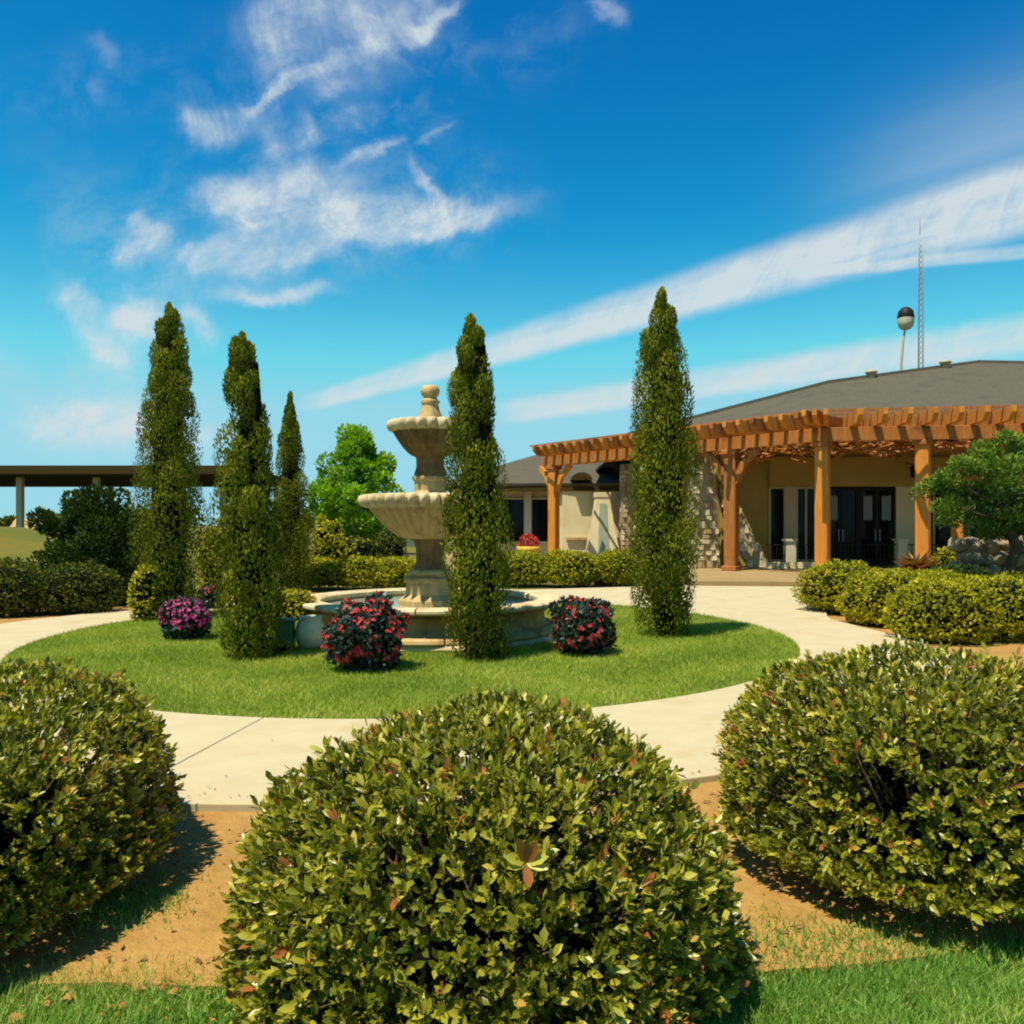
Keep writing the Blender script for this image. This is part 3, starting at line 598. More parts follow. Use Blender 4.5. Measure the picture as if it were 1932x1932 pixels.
# rim of separate coping stones, wall courses between them recessed
for i in range(16):
    s_ = MB(); pts = []; n = 6
    aa = [R(22.5*i+.35)+R(21.8)*j/n for j in range(n+1)]
    prof = [(1.38, .428), (1.655, .428), (1.68, .45), (1.68, .478), (1.655, .498), (1.40, .498), (1.375, .48)]
    for a in aa:
        for (rr_, z) in prof: pts.append((rr_*math.cos(a), rr_*math.sin(a), z))
    k = len(prof); fs = [tuple(range(k))[::-1], tuple(n*k+q for q in range(k))]
    for j in range(n):
        for q in range(k): fs.append((j*k+q, j*k+(q+1) % k, (j+1)*k+(q+1) % k, (j+1)*k+q))
    s_.poly(pts, fs).build('coping_stone', 'sandpale', ft)
for i in range(16):        # base course blocks
    s_ = MB(); pts = []; n = 5; aa = [R(22.5*i+11.5)+R(21.7)*j/n for j in range(n+1)]
    prof = [(1.5, .078), (1.635, .078), (1.65, .10), (1.64, .135), (1.575, .17), (1.5, .17)]
    for a in aa:
        for (rr_, z) in prof: pts.append((rr_*math.cos(a), rr_*math.sin(a), z))
    k = len(prof); fs = [tuple(range(k))[::-1], tuple(n*k+q for q in range(k))]
    for j in range(n):
        for q in range(k): fs.append((j*k+q, j*k+(q+1) % k, (j+1)*k+(q+1) % k, (j+1)*k+q))
    s_.poly(pts, fs).build('base_block', 'sandstone', ft)
MB().lathe([(1.40, .425), (1.38, .10), (0, .10)], 64).build('basin_lining', 'sandstone', ft)
MB().lathe([(0, .395), (1.385, .395)], 64).build('water', 'water', ft)
def sq(prof, m, name, rot=0): return MB().lathe(prof, 8, rot=R(22.5)+rot, square=True).build(name, m, ft, bev=.008)
sq([(0, .1), (.44, .1), (.44, .47), (.40, .50), (.345, .54), (.335, .70), (.36, .72), (.36, .76), (.30, .79), (.315, .82), (.30, .86), (.24, .88), (0, .88)], 'sandstone', 'pedestal')
MB().lathe([(.22, .88), (.20, .93), (.18, 1.0), (.185, 1.15), (.21, 1.24), (.25, 1.27), (.25, 1.30)], 40, 10, [.08]*7).build('column', 'sanddark', ft)
def bowl(name, R_, z0, z1, r0, m='sandstone', lob=26, rimh=.18):
    pr = []; am = []
    for i in range(11):
        t = i/10; r_ = r0+(R_*.90-r0)*(t**.78); z = z0+(z1-rimh-z0)*(t**1.25); pr.append((r_, z)); am.append(.05+.03*t)
    MB().lathe(pr, 288, lob, am).build(name, m, ft)
    rim = [(R_*.90, z1-rimh), (R_*.97, z1-rimh*.85), (R_*1.0, z1-rimh*.45), (R_*.985, z1-rimh*.1), (R_*.93, z1), (R_*.86, z1-.02), (R_*.6, z1-.09), (0.02, z1-.12)]
    MB().lathe(rim, 288, lob, [.08, .17, .21, .19, .13, .05, 0, 0]).build(name+'_rim', 'sandpale', ft)
    MB().lathe([(0, z1-.045), (R_*.86, z1-.045)], 64).build('bowl_water', 'water', ft)
bowl('lower_bowl', .875, 1.28, 1.87, .30, lob=36)
sq([(.24, 1.75), (.25, 1.86), (.25, 1.90), (.22, 1.92), (.22, 2.05), (.25, 2.07), (.25, 2.11), (.20, 2.13), (0, 2.13)], 'sandstone', 'block')
MB().lathe([(.21, 2.12), (.205, 2.16), (.18, 2.24), (.18, 2.34), (.20, 2.42)], 40, 10, [.08]*5).build('upper_column', 'sanddark', ft)
bowl('upper_bowl', .535, 2.38, 2.86, .20, 'sanddark', 22, .15)
MB().lathe([(.10, 2.76), (.17, 2.86), (.165, 2.92), (.13, 3.0), (.115, 3.06), (.11, 3.09), (.135, 3.12), (.10, 3.15), (.085, 3.18), (.115, 3.21), (.13, 3.26), (.12, 3.31), (.09, 3.335), (0, 3.34)], 28).build('finial', 'sandstone', ft)

for o in ft.children:
    if o.name.split('.')[0] in ('plinth_slab', 'basin_wall', 'coping_stone', 'base_block', 'basin_lining', 'water'): o.scale = (1.05, 1.05, 1)
# ------------------------------------------------------------------ cypresses
cypress((-5.38, 13.3, .03), 4.92, 1.10, 'tallest of the cypresses left of the fountain, dark shrub behind it', 11)
cypress((-2.88, 9.35, .03), 3.55, .78, 'cypress with a dark round tuft at its foot beside the white pot', 12, (-.10, 0))
cypress((-5.05, 19.3, 0), 4.50, 1.0, 'small farther cypress beyond the ring path, spring green tree to its right', 13, prof=([0, .1, .3, .6, .85, 1], [.8, 1, 1, .72, .35, .03]))
cypress((-.37, 9.25, .03), 3.73, .80, 'cypress standing in front of the fountain and hiding its right side', 14, (-.08, 0))
cypress((2.02, 11.15, .03), 4.56, .88, 'cypress standing right of the fountain before the pergola', 15, (-.05, 0), prof=([0, .08, .25, .5, .68, .82, .93, 1], [.62, .85, 1.02, .97, .84, .62, .34, .04]))
# ------------------------------------------------------------------ foreground shrubs
G = 'rounded glossy shrubs along the ring path'
shoot_bush('round_shrub', (-.10, 3.0, 0), .875, .86, .845, 'big rounded glossy shrub with a red tipped shoot, nearest in the middle', 10200, .040, 21, G, under=.06, pw=.86, accent=(.16, -.80, .62))
shoot_bush('round_shrub', (-2.16, 3.42, 0), .71, 1.02, .86, 'rounded glossy shrub cut by the left edge, its shadow on bare soil', 8000, .040, 22, G, under=.2)
shoot_bush('round_shrub', (1.86, 3.84, 0), .88, 1.02, .885, 'rounded glossy shrub with a dark hole in its face, beside orange soil', 9000, .041, 23, G, under=.2, hole=((-.60, -.70, .40), .988))

# ------------------------------------------------------------------ bedding flowers on the lawn
FG = 'flower mounds on the lawn'
mound_bush('flower_mound', (-4.17, 10.85, .03), .27, .27, .52, 'magenta flower mound at the foot of the tallest left cypress', 'flowerleaf', 1800, .06, 31, 'flowers', FG, 0, .12, .45, ('pinkpetal', 210, .035, -.1))
mound_bush('flower_mound', (-1.45, 8.6, .03), .36, .36, .70, 'largest red flower mound, in front of the fountain basin', 'flowerleaf', 3200, .06, 32, 'flowers', FG, 0, .15, .45, ('redpetal', 150, .045, -.5))
mound_bush('flower_mound', (.81, 9.6, .03), .31, .31, .62, 'red flower mound on the lawn between two cypresses', 'flowerleaf', 2600, .06, 33, 'flowers', FG, 0, .19, .45, ('redpetal', 100, .042, -.5))
mound_bush('flower_mound', (-5.25, 14.9, .03), .22, .22, .42, 'small dull maroon flower mound behind the magenta flowers', 'flowerleaf', 900, .06, 34, 'flowers', FG, 0, .12, .45, ('redpetal', 30, .035, .2))

# ------------------------------------------------------------------ things by the foot of the basin
pot = empty('round_pot', (-2.38, 10.05, .03), 'white glazed round pot standing against the fountain basin', 'pot')
MB().lathe([(0, 0), (.10, 0), (.155, .05), (.18, .14), (.185, .22), (.165, .31), (.13, .36), (.145, .385), (.125, .39), (.11, .35), (0, .33)], 28).build('body', 'ceramic', pot)
MB().lathe([(.095, .352), (0, .354)], 20).build('soil', 'trimdark', pot)
box_ = empty('garden_box', (-2.66, 9.95, .03), 'small green box with an overhanging lid between cypress and white pot', 'box')
MB().box((0, 0, .17), (.19, .19, .34)).build('body', 'greenpaint', box_, bev=.01)
MB().box((0, 0, .355), (.26, .24, .03)).build('lid', 'greenpaint', box_, bev=.008)
mound_bush('golden_plant', (-2.72, 10.55, .03), .24, .2, .66, 'golden leafy plant behind the green box at the basin', 'yellowleaf', 900, .055, 41, 'plant', None, .3, .12, .4)
mound_bush('golden_plant', (-2.62, 9.62, .03), .12, .1, .14, 'low golden tuft in front of the green box', 'yellowleaf', 300, .045, 42, 'plant', None, 0, .12, .4)
def boulder(loc, s_, label, m='whitestone', name='boulder', group=None, seed=1, sub=2):
    D = blob_core(lambda d: d*np.array(s_)*lumpy(d, seed, .16, 2.2)[:, None], 16, 10, -1, 0)
    o = link(name, np_mesh(name, [D], [m])); o.location = loc
    o.data.polygons.foreach_set('use_smooth', [True]*len(o.data.polygons)); return tag(o, label, 'rock', group)
boulder((-2.80, 9.72, .13), (.08, .08, .12), 'upright white stone at the foot of the cypress by the green box', seed=3)
boulder((-2.05, 9.75, .06), (.10, .08, .06), 'low white stone between the round pot and the red flowers', seed=5)

# ------------------------------------------------------------------ shrubs round the ring
LG = 'lime green mounded shrubs along the forecourt'
for i, (px_, dp, rx, h, lb) in enumerate([
        (5.6, 14.4, .72, .90, 'lime mounded shrub nearest the patio, at the bend of the forecourt'),
        (5.62, 12.7, .66, .80, 'lime mounded shrub with red leaved plant behind it'),
        (5.55, 11.0, .66, .80, 'lime mounded shrub in the middle of the row over orange soil'),
        (6.35, 11.2, .72, .82, 'lime mounded shrub cut by the right edge, under the juniper'),
        (6.5, 13.2, .70, .80, 'lime mounded shrub in the second row before the juniper shadow')]):
    mound_bush('lime_shrub', (px_, dp, 0), rx, rx*.95, h, lb, 'lime', 5200, .05, 50+i, 'shrub', LG, .0, .08, .35)
LG2 = 'lime hedge mounds behind the fountain'
for i, (x_, y_, rx, h, lb) in enumerate([
        (-4.75, 20.6, .62, .66, 'lime hedge mound next to the farther cypress'), (-3.7, 20.4, .70, .70, 'lime hedge mound left of the fountain column'),
        (-2.75, 20.3, .62, .70, 'lime hedge mound just behind the fountain pedestal'),
        (.25, 21.4, .85, .80, 'lime hedge mound under the golden urn'), (1.45, 21.2, .80, .86, 'lime hedge mound before the tapered wall pier'),
        (2.75, 21.4, .78, .84, 'lime hedge mound left of the cypress by the pergola')]):
    mound_bush('lime_hedge', (x_, y_, 0), rx, rx*.8, h, lb, 'lime', 4200, .07, 60+i, 'shrub', LG2, .0, .07, .35)
mound_bush('golden_shrub', (-7.05, 20.2, 0), .45, .4, 1.45, 'tall golden shrub seen between two left cypresses', 'yellowleaf', 1600, .09, 71, 'shrub', None, 0, .18, .5)
mound_bush('golden_shrub', (-5.62, 12.95, .03), .22, .2, .9, 'golden grassy tuft at the foot of the tallest left cypress', 'yellowleaf', 900, .06, 72, 'shrub', None, 0, .16, .4)
mound_bush('golden_shrub', (-4.95, 22.8, 0), .42, .4, 1.55, 'golden and orange shrub beside the farther cypress', 'yellowleaf', 1500, .10, 73, 'shrub', None, 0, .18, .5)
mound_bush('flowering_shrub', (-4.4, 24.0, 0), .55, .4, 1.15, 'pale flowering shrub behind the lime hedge', 'olivehedge', 1500, .09, 74, 'shrub', None, 0, .18, .5, ('yellowleaf', 60, .06, .0))
mound_bush('flowering_shrub', (-3.6, 25.0, 0), .5, .4, 1.25, 'olive shrub under the spring green tree', 'olivehedge', 1500, .09, 75, 'shrub', None, 0, .18, .5)
# far left: dark spreading shrub, low hedge
root = empty('dark_shrub', (-7.75, 15.9, 0), 'large dark green spreading shrub under the carport roof line', 'shrub')
lobes = []
rg = np.random.default_rng(5)
for i in range(110):
    t = rg.random(); ang = rg.uniform(0, 6.28); rr = rg.uniform(.2, .95)
    lobes.append(((rr*math.cos(ang)*.95, rr*math.sin(ang)*.8, t*1.75*(1-.30*rr)+.2), (.34, .32, .28)))
for q in range(7): lobes.append(((-.62-.07*q, -.1, 1.38+.035*q), (.20, .18, .18)))
for q in range(5): lobes.append(((.2*q-.4, -.1, 1.95+.05*(q % 3)), (.20, .2, .16)))
ch, _ = lobe_crown(lobes, 260, .07, LEAF_LOW, .55, .5, 'darkshrub')
tag(link('foliage', np_mesh('foliage', [ch], ['darkshrub']), root), kind='stuff')
f = mound_fn(.6, .5, 1.35, 0, 77, .05, .8, .4); link('shade_body', np_mesh('shade_body', [blob_core(f, 20, 12, -1, 0)], ['core']), root)  # dark lump for the shade inside the shrub
for i, (x_, y_, lb) in enumerate([(-8.35, 14.0, 'low olive hedge mound at the left edge beside the path'), (-7.35, 14.35, 'low olive hedge mound in front of the dark shrub'), (-9.3, 15.2, 'low olive hedge mound behind the others by the field')]):
    mound_bush('olive_hedge', (x_, y_, 0), .74, .6, .86, lb, 'olivehedge', 4200, .055, 80+i, 'shrub', 'low olive hedge by the path', 0, .08, .4)

xs = np.linspace(-26, -7, 60); ys = np.linspace(17, 36, 40); GX, GY = np.meshgrid(xs, ys)
GZ = 1.42*np.exp(-(np.maximum(0, np.abs(GX+17.5)-5)/2.6)**2-((GY-29)/4.2)**2)*(1+.10*np.sin(GX*1.3+GY*.4))+.05*np.sin(GX*2.1)*np.sin(GY*1.7)*np.exp(-((GY-27)/6)**2)-.10
V = np.stack([GX, GY, GZ], 2).reshape(-1, 3); F = np.array([(i*60+k, i*60+k+1, i*60+61+k, i*60+60+k) for i in range(39) for k in range(59)])
bk = np_mesh('grass_bank', [(V, F, 0, np.zeros(len(V)))], ['field']); bk.polygons.foreach_set('use_smooth', [True]*len(bk.polygons)); struct(link('grass_bank', bk))
# spring green tree beyond the fountain
tr = empty('deciduous_tree', (-8.1, 44.0, 0), 'bright spring green tree far behind the fountain', 'tree')
rg = np.random.default_rng(3); lobes = []
for i in range(95):
    t = rg.random(); ang = rg.uniform(0, 6.28); env = math.sin(math.pi*min(1, max(0, (t*.93+.07)))**.75)*2.25
    rr = env*math.sqrt(rg.random()); s_ = rg.uniform(.38, .62)
    lobes.append(((rr*math.cos(ang)+.15, rr*math.sin(ang), .9+t*5.1), (s_, s_, s_*.9)))
for c in ((-.45, 0, 6.1), (-.2, 0, 5.7), (-1.5, 0, 4.6), (1.5, .2, 4.7), (-1.9, 0, 2.9), (2.0, 0, 3.0), (2.35, 0, 2.2), (-2.1, 0, 2.0)): lobes.append((c, (.45, .45, .5)))
ch, _ = lobe_crown(lobes, 230, .20, LEAF_LOW, .7, .3, 'spring')
link('crown', np_mesh('crown', [ch], ['spring']), tr)
mb = MB().tube([(0, 0, -.1), (.05, 0, 1.4), (0, .1, 3.2), (.1, 0, 5.2)], [.20, .15, .10, .03], 8)
for q in range(8):
    a = q*2.4; mb.tube([(0, 0, 1.2+.35*q), (1.3*math.cos(a), 1.3*math.sin(a), 2.4+.35*q)], [.07, .02], 6)
mb.build('trunk', 'bark', tr)

# ------------------------------------------------------------------ carport, far left
cp = empty('carport', (0, 39, 0), 'long flat roofed brown carport on slim posts beyond the left shrubs', 'carport')
MB().box((-27.5, 5.6, 3.98), (29, 11.2, .50)).build('roof', 'carport', cp, bev=.03)
MB().box((-27.5, -.03, 4.0), (29.1, .06, .34)).build('fascia', 'trimdark', cp)
for x_ in (-23.2, -19.6, -16.2, -13.6, -30):
    for y_ in (1.0, 10.0): MB().box((x_, y_, 1.85), (.26, .26, 3.76)).build('post', 'beige', cp)
sh = empty('shed', (-46.5, 82, -.1), 'small tan roofed shed in the field under the carport', 'shed')
MB().box((0, 0, .6), (2.6, 2, 1.2)).build('wall', 'stucco2', sh); MB().poly([(-1.5, -1.2, 1.2), (1.5, -1.2, 1.2), (1.5, 1.2, 1.2), (-1.5, 1.2, 1.2), (-1.5, 0, 2.2), (1.5, 0, 2.2)], [(0, 1, 5, 4), (2, 3, 4, 5), (0, 4, 3), (1, 2, 5), (3, 2, 1, 0)]).build('roof', 'sandstone', sh)
sh = empty('low_building', (-8.2, 62, -.1), 'low cream building in the distance under the lower fountain bowl', 'building')
MB().box((0, 0, .9), (5.6, 3, 1.8)).build('wall', 'stucco', sh); MB().box((0, -.1, 1.95), (6.2, 4, .3)).build('roof', 'shingle', sh)
for k in (-1.6, 0, 1.6): MB().box((k, -1.52, .85), (.7, .06, .8)).build('window', 'glass', sh)
# far tree line on the horizon
for i in range(34):
    x_ = -150+i*9.2+rng.uniform(-3, 3); y_ = 190+rng.uniform(-12, 30); s_ = rng.uniform(.8, 1.5)
    if i % 5 == 4: continue
    o = link('distant_tree', np_mesh('distant_tree', [lobe_crown([((rng.normal()*1.6*s_, rng.normal()*1.4*s_, 1.5*s_+rng.random()*1.4*s_), (1.5*s_, 1.5*s_, 1.1*s_)) for _ in range(9)], 90, .8, LEAF_LOW, .8, .3, 'olivehedge')[0]], ['olivehedge']))
    o.location = (x_, y_, -.1); tag(o, 'hazy distant tree on the flat horizon beyond the field', 'tree', 'distant trees on the horizon')

# ------------------------------------------------------------------ building
bd = empty('building', (0, 0, 0), 'single storey stone and stucco restaurant with grey hipped roof behind the pergola', 'building')
# patio
pt = empty('patio', (0, 0, 0), None, None); pt['kind'] = 'structure'
ppoly = [(-3, 26.5), (1.0, 22.5), (4.0, 20.37), (5.4, 20.22), (7.0, 20.02), (9.5, 19.3), (13.5, 18.9), (24, 18.9), (24, 40), (-3, 40)]
MB().prism(ppoly, -.1, .15).build('patio_slab', 'patio', pt)
for i in range(9):   # kerb stones along its front
    pass
# walls of the main wing (in the shade of the porch)
def wall(a, b_, z0, z1, th, m, name='wall'):
    return MB().bar((a[0], a[1], (z0+z1)/2), (b_[0], b_[1], (z0+z1)/2), th, z1-z0).build(name, m, bd)
wall((8.45, 28.0), (24, 28.0), 2.75, 3.72, .5, 'stucco2', 'lintel')
wall((6.9, 28.1), (8.45, 28.1), .15, 4.4, .3, 'stucco2'); wall((8.45, 28.103), (24, 28.103), 3.7, 4.4, .3, 'stucco2')
wall((6.9, 28.1), (5.3, 33.6), .15, 4.4, .3, 'stucco2')
for x0, x1 in ((9.0, 9.34), (10.0, 10.2), (12.62, 13.2), (14.55, 15.0), (17, 18.6)): MB().box(((x0+x1)/2, 28.02, 1.5), (x1-x0, .34, 2.68)).build('pier', 'beige' if x0 < 12 else 'stucco', bd)
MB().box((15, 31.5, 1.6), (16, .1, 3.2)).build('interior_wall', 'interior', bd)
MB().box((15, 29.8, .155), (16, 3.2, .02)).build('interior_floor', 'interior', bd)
def window(x0, x1, z0, z1, y=28.02, mull=0, m='glass', fm='beige', par=None):
    w = MB(); t = .06
    w.box(((x0+x1)/2, y-.1, z1-t/2), (x1-x0, .1, t)); w.box(((x0+x1)/2, y-.1, z0+t/2), (x1-x0, .1, t))
    for x_ in [x0+t/2, x1-t/2]+[x0+(x1-x0)*(k+1)/(mull+1) for k in range(mull)]: w.box((x_, y-.098, (z0+z1)/2), (t, .1, z1-z0-2*t))
    fr = w.build('window', fm, par or bd)
    for k in range(mull+1):
        xa = x0+(x1-x0)*k/(mull+1)+t; xb = x0+(x1-x0)*(k+1)/(mull+1)-t
        MB().box(((xa+xb)/2, y-.08, (z0+z1)/2), (xb-xa+.06, .014, z1-z0-t)).build('pane', m, fr)
    return fr
for xa, xb in ((8.45, 9.0), (9.34, 10.0), (13.2, 14.55), (15.0, 17.0)): window(xa, xb, .30, 2.74, mull=0 if xb < 10 else 1)
# the black entrance: four glazed leaves with pale blinds seen behind them
for k in range(4):
    xa = 10.2+.605*k; d = MB(); t = .08
    for c, s_ in (((xa+t/2, 27.93, 1.45), (t, .07, 2.56)), ((xa+.597-t/2, 27.93, 1.45), (t, .07, 2.56)), ((xa+.3, 27.93, .27), (.44, .07, .20)), ((xa+.3, 27.93, 2.68), (.44, .07, .10)), ((xa+.3, 27.93, 1.05), (.44, .07, .06))): d.box(c, s_)
    dr = d.build('door', 'darkmetal', bd); MB().box((xa+.3, 27.955, 1.5), (.45, .012, 2.3)).build('pane', 'glass', dr)
    MB().bar((xa+(.07 if k % 2 else .53), 27.86, .95), (xa+(.07 if k % 2 else .53), 27.86, 1.35), .025, .025).build('handle', 'galv', dr)
    if k in (0, 2, 3): MB().box((xa+.3, 27.90, 2.05), (.30 if k else .42, .01, .80)).build('notice', 'blind', dr)
MB().prism([(6.9, 28.4), (8.0, 26.3), (9.8, 25.1), (24, 24.0), (24, 28.4)], 4.42, 4.47).build('soffit', 'stucco2', bd)
# left wing
wall((-2.3, 35.2), (5.6, 35.2), .15, 3.2, .3, 'stucco'); wall((-2.3, 35.2), (-2.3, 44), .15, 3.2, .3, 'stucco')
wall((2.0, 33.9), (4.9, 33.9), .15, 3.1, .3, 'stucco', 'bay_wall'); wall((2.0, 33.9), (2.0, 35.1), .15, 3.1, .25, 'stucco', 'bay_wall')
window(-.55, .55, .75, 2.6, y=35.05); window(.75, 1.55, .75, 2.6, y=35.05, fm='white'); window(-2.0, -.75, .75, 2.6, y=35.05)
MB().box((.65, 34.95, 1.6), (.30, .25, 2.9)).build('pilaster', 'white', bd)
MB().bar((-2.4, 34.0, 3.0), (5.0, 33.6, 3.0), .12, .32).build('fascia', 'trimdark', bd)
MB().box((3.0, 33.68, .95), (1.7, .12, .10)).build('sill_course', 'sandstone', bd)
def tri_roof(pts, faces, m='shingle', name='roof', th=.12):
    o = MB().poly(pts, faces).build(name, m, bd); s_ = o.modifiers.new('thick', 'SOLIDIFY'); s_.thickness = th; s_.offset = -1; return o
# hipped roof of the left wing
tri_roof([(-3.0, 33.9, 3.15), (5.4, 33.5, 3.15), (5.4, 39, 4.75), (1.55, 39.0, 4.85), (-3.0, 44, 3.15)], [(0, 1, 2, 3), (0, 3, 4)])
# arched dark shapes under the pergola
for x_, z_, r_ in ((2.75, 3.25, .42), (3.85, 3.75, .34)):
    pts = [(x_+r_*math.cos(R(a)), 33.3, z_+r_*.75*math.sin(R(a))) for a in range(0, 181, 20)]; n = len(pts)
    MB().poly(pts+[(p[0], 36.5, p[2]) for p in pts], [tuple(range(n))]+[(i, i+1, n+i+1, n+i) for i in range(n-1)]).build('dark_arch', 'trimdark' if x_ < 3 else 'interior', bd)
# main hipped roof
ev = [(2.9, 33.2, 4.55), (7.6, 25.9, 4.50), (9.6, 24.75, 4.48), (24, 23.6, 4.48)]
RB, RC, RD = (11.6, 31.0, 6.67), (17.9, 32.5, 7.70), (32, 34, 7.75)
tri_roof(ev[:1]+[ev[1], RB, ev[2], ev[3], RC, RD, (40, 23, 4.48)], [(0, 1, 2), (1, 3, 2), (3, 4, 5, 2), (4, 7, 6, 5)])
tri_roof([ev[0], RB, RC, RD, (32, 46, 4.5), (6, 44, 4.5)], [(0, 5, 1), (1, 5, 2), (2, 5, 4, 3)])
# roof vents that break the ridge line
for (x_, y_, z_) in ((13.3, 31.4, 7.05), (16.4, 32.1, 7.55)): MB().lathe([(.16, -.3), (.16, .05), (.22, .06), (.20, .15), (0, .2)], 12).build('roof_vent', 'beige', bd, (x_, y_, z_))

# ---- flared stone piers, clad with separate blocks
STONES = []
for k in range(6):
    mb = MB().box((0, 0, 0), (1, 1, 1)); mb2 = []
    me = MB(); 
    pts = []
    for z, s_ in ((-.5, .96), (.5, .93)):
        for j in range(8):
            a = j*math.pi/4+math.pi/8; x_, y_ = math.cos(a), math.sin(a); m_ = max(abs(x_), abs(y_)); pts.append((x_/m_*.5*s_*random.uniform(.93, 1.03), y_/m_*.5*s_*random.uniform(.93, 1.03), z*random.uniform(.88, 1.0)))
    me.poly(pts, [tuple(range(8))[::-1], tuple(range(8, 16))]+[(i, (i+1) % 8, 8+(i+1) % 8, 8+i) for i in range(8)])
    STONES.append((me.mesh('stone', 'stone'), me.mesh('stone', 'stone2')))
def flared_pier(prof_l, prof_r, y, z0, z1, depth, crs=.2, name='stone_pier', parent=bd, flank=True):
    """prof_l/prof_r: x of the left/right edge at heights; solid mortar body clad with blocks"""
    body = MB(); zs = np.linspace(z0, z1, 12); pts = []; fs = []
    for z in zs:
        xl = float(np.interp(z, *prof_l)); xr = float(np.interp(z, *prof_r)); pts += [(xl+.04, y, z), (xr-.04, y, z), (xr-.04, y+depth, z), (xl+.04, y+depth, z)]
    for i in range(len(zs)-1):
        for k in range(4): fs.append((i*4+k, i*4+(k+1) % 4, i*4+4+(k+1) % 4, i*4+4+k))
    fs += [(3, 2, 1, 0), tuple(len(pts)-4+k for k in range(4))]
    root_ = body.poly(pts, fs).build(name, 'mortar', parent)
    z = z0
    while z < z1-.05:
        hgt = crs*random.uniform(.75, 1.25); hgt = min(hgt, z1-z)
        xl = float(np.interp(z+hgt/2, *prof_l)); xr = float(np.interp(z+hgt/2, *prof_r)); x_ = xl
        while x_ < xr-.02:
            w = min(random.uniform(.22, .48), xr-x_)
            if xr-x_-w < .12: w = xr-x_
            edge_ = (x_ <= xl+.01) or (x_+w >= xr-.01)
            o = link('stone', random.choice(STONES)[0 if random.random() < .72 else 1], root_)
            o.location = (x_+w/2, y+(depth/2 if edge_ else .04)-random.uniform(.0, .05), z+hgt/2); o.scale = (w-.025, depth+.10 if edge_ else .24, hgt-.022)
            o.rotation_euler = (0, random.uniform(-.05, .05), random.uniform(-.04, .04)); x_ += w
        z += hgt
    return root_
flared_pier(([.1, 3.9], [5.3, 5.75]), ([.1, .5, 1.1, 1.9, 2.6, 3.4, 3.9], [6.55, 6.5, 6.45, 6.42, 6.38, 6.3, 6.25]), 26.4, .15, 3.7, .7)
flared_pier(([.1, .5, 1.0, 1.5, 1.95, 2.6], [7.5, 7.25, 6.98, 6.78, 6.62, 6.5]), ([.1, .5, 1.0, 1.5, 1.95, 2.6], [8.2, 7.95, 7.68, 7.45, 7.22, 6.95]), 26.6, .15, 2.6, .5, .26)
flared_pier(([.1, 3.9], [4.15, 4.22]), ([.1, .6, 1.4, 2.4, 3.9], [5.6, 5.2, 4.95, 4.85, 4.80]), 32.8, .15, 3.85, .7)
tp = MB(); w_ = [(.0, .70, .5), (.5, .60, .45), (1.2, .46, .38), (2.0, .33, .30), (2.42, .27, .27), (2.43, .31, .30), (2.62, .31, .30)]
pts = []; fs = []
for z, a, b_ in w_: pts += [(-a, -b_, z), (a, -b_, z), (a, b_, z), (-a, b_, z)]
for i in range(len(w_)-1):
    for k in range(4): fs.append((i*4+k, i*4+(k+1) % 4, i*4+4+(k+1) % 4, i*4+4+k))
fs.append(tuple(len(pts)-4+k for k in range(4)))
tpo = tp.poly(pts, fs).build('tapered_pier', 'stucco', bd, (3.50, 32.9, .12), .02)
MB().poly([(-.22, -.50, .25), (.22, -.50, .25), (.13, -.315, 2.2), (-.13, -.315, 2.2), (-.22, -.40, .25), (.22, -.40, .25), (.13, -.2, 2.2), (-.13, -.2, 2.2)], [(0, 1, 2, 3), (7, 6, 5, 4), (0, 4, 5, 1), (1, 5, 6, 2), (2, 6, 7, 3), (3, 7, 4, 0)]).build('niche_panel', 'niche', tpo)

# ---- porch railing with pale pillars and stone kerb
rl = empty('railing', (0, 26.6, .15), 'black iron railing with pale stubby pillars before the dark entrance', 'railing')
for x_ in (8.72, 12.2, 15.5): MB().box((x_, 0, .42), (.30, .30, .84)).build('pillar', 'whitestone', rl, bev=.015); MB().box((x_, 0, .87), (.38, .38, .07)).build('pillar_cap', 'whitestone', rl)
for z_ in (.12, .72):
    for xa, xb in ((8.0, 8.57), (8.88, 9.5), (10.0, 12.04), (12.36, 15.34)): MB().bar((xa, 0, z_), (xb, 0, z_), .03, .03).build('rail', 'darkmetal', rl)
bm_ = MB().bar((0, 0, .12), (0, 0, .72), .018, .018).mesh('baluster', 'darkmetal')
for xa, xb in ((8.0, 8.57), (8.88, 9.5), (10.0, 12.04), (12.36, 15.34)):
    x_ = xa+.06
    while x_ < xb: link('baluster', bm_, rl, (x_, 0, 0)); x_ += .125
kb = empty('stone_kerb', (0, 25.9, .15), 'low kerb of white stones at the foot of the porch railing', 'kerb')
x_ = 7.75
while x_ < 9.7:
    w = random.uniform(.22, .36); o = link('stone', random.choice(STONES)[0], kb, (x_+w/2, 0, .11)); o.scale = (w-.02, .3, .2); x_ += w
# wall lantern hanging on the right of the entrance
ln = empty('wall_lantern', (12.9, 27.2, 3.0), 'small black lantern on the wall right of the entrance', 'lantern')
MB().lathe([(.05, 0), (.11, .05), (.13, .3), (.16, .31), (.03, .42), (0, .45)], 8, square=True).build('body', 'darkmetal', ln); MB().bar((0, 0, .42), (0, .8, .55), .03, .03).build('bracket', 'darkmetal', ln)

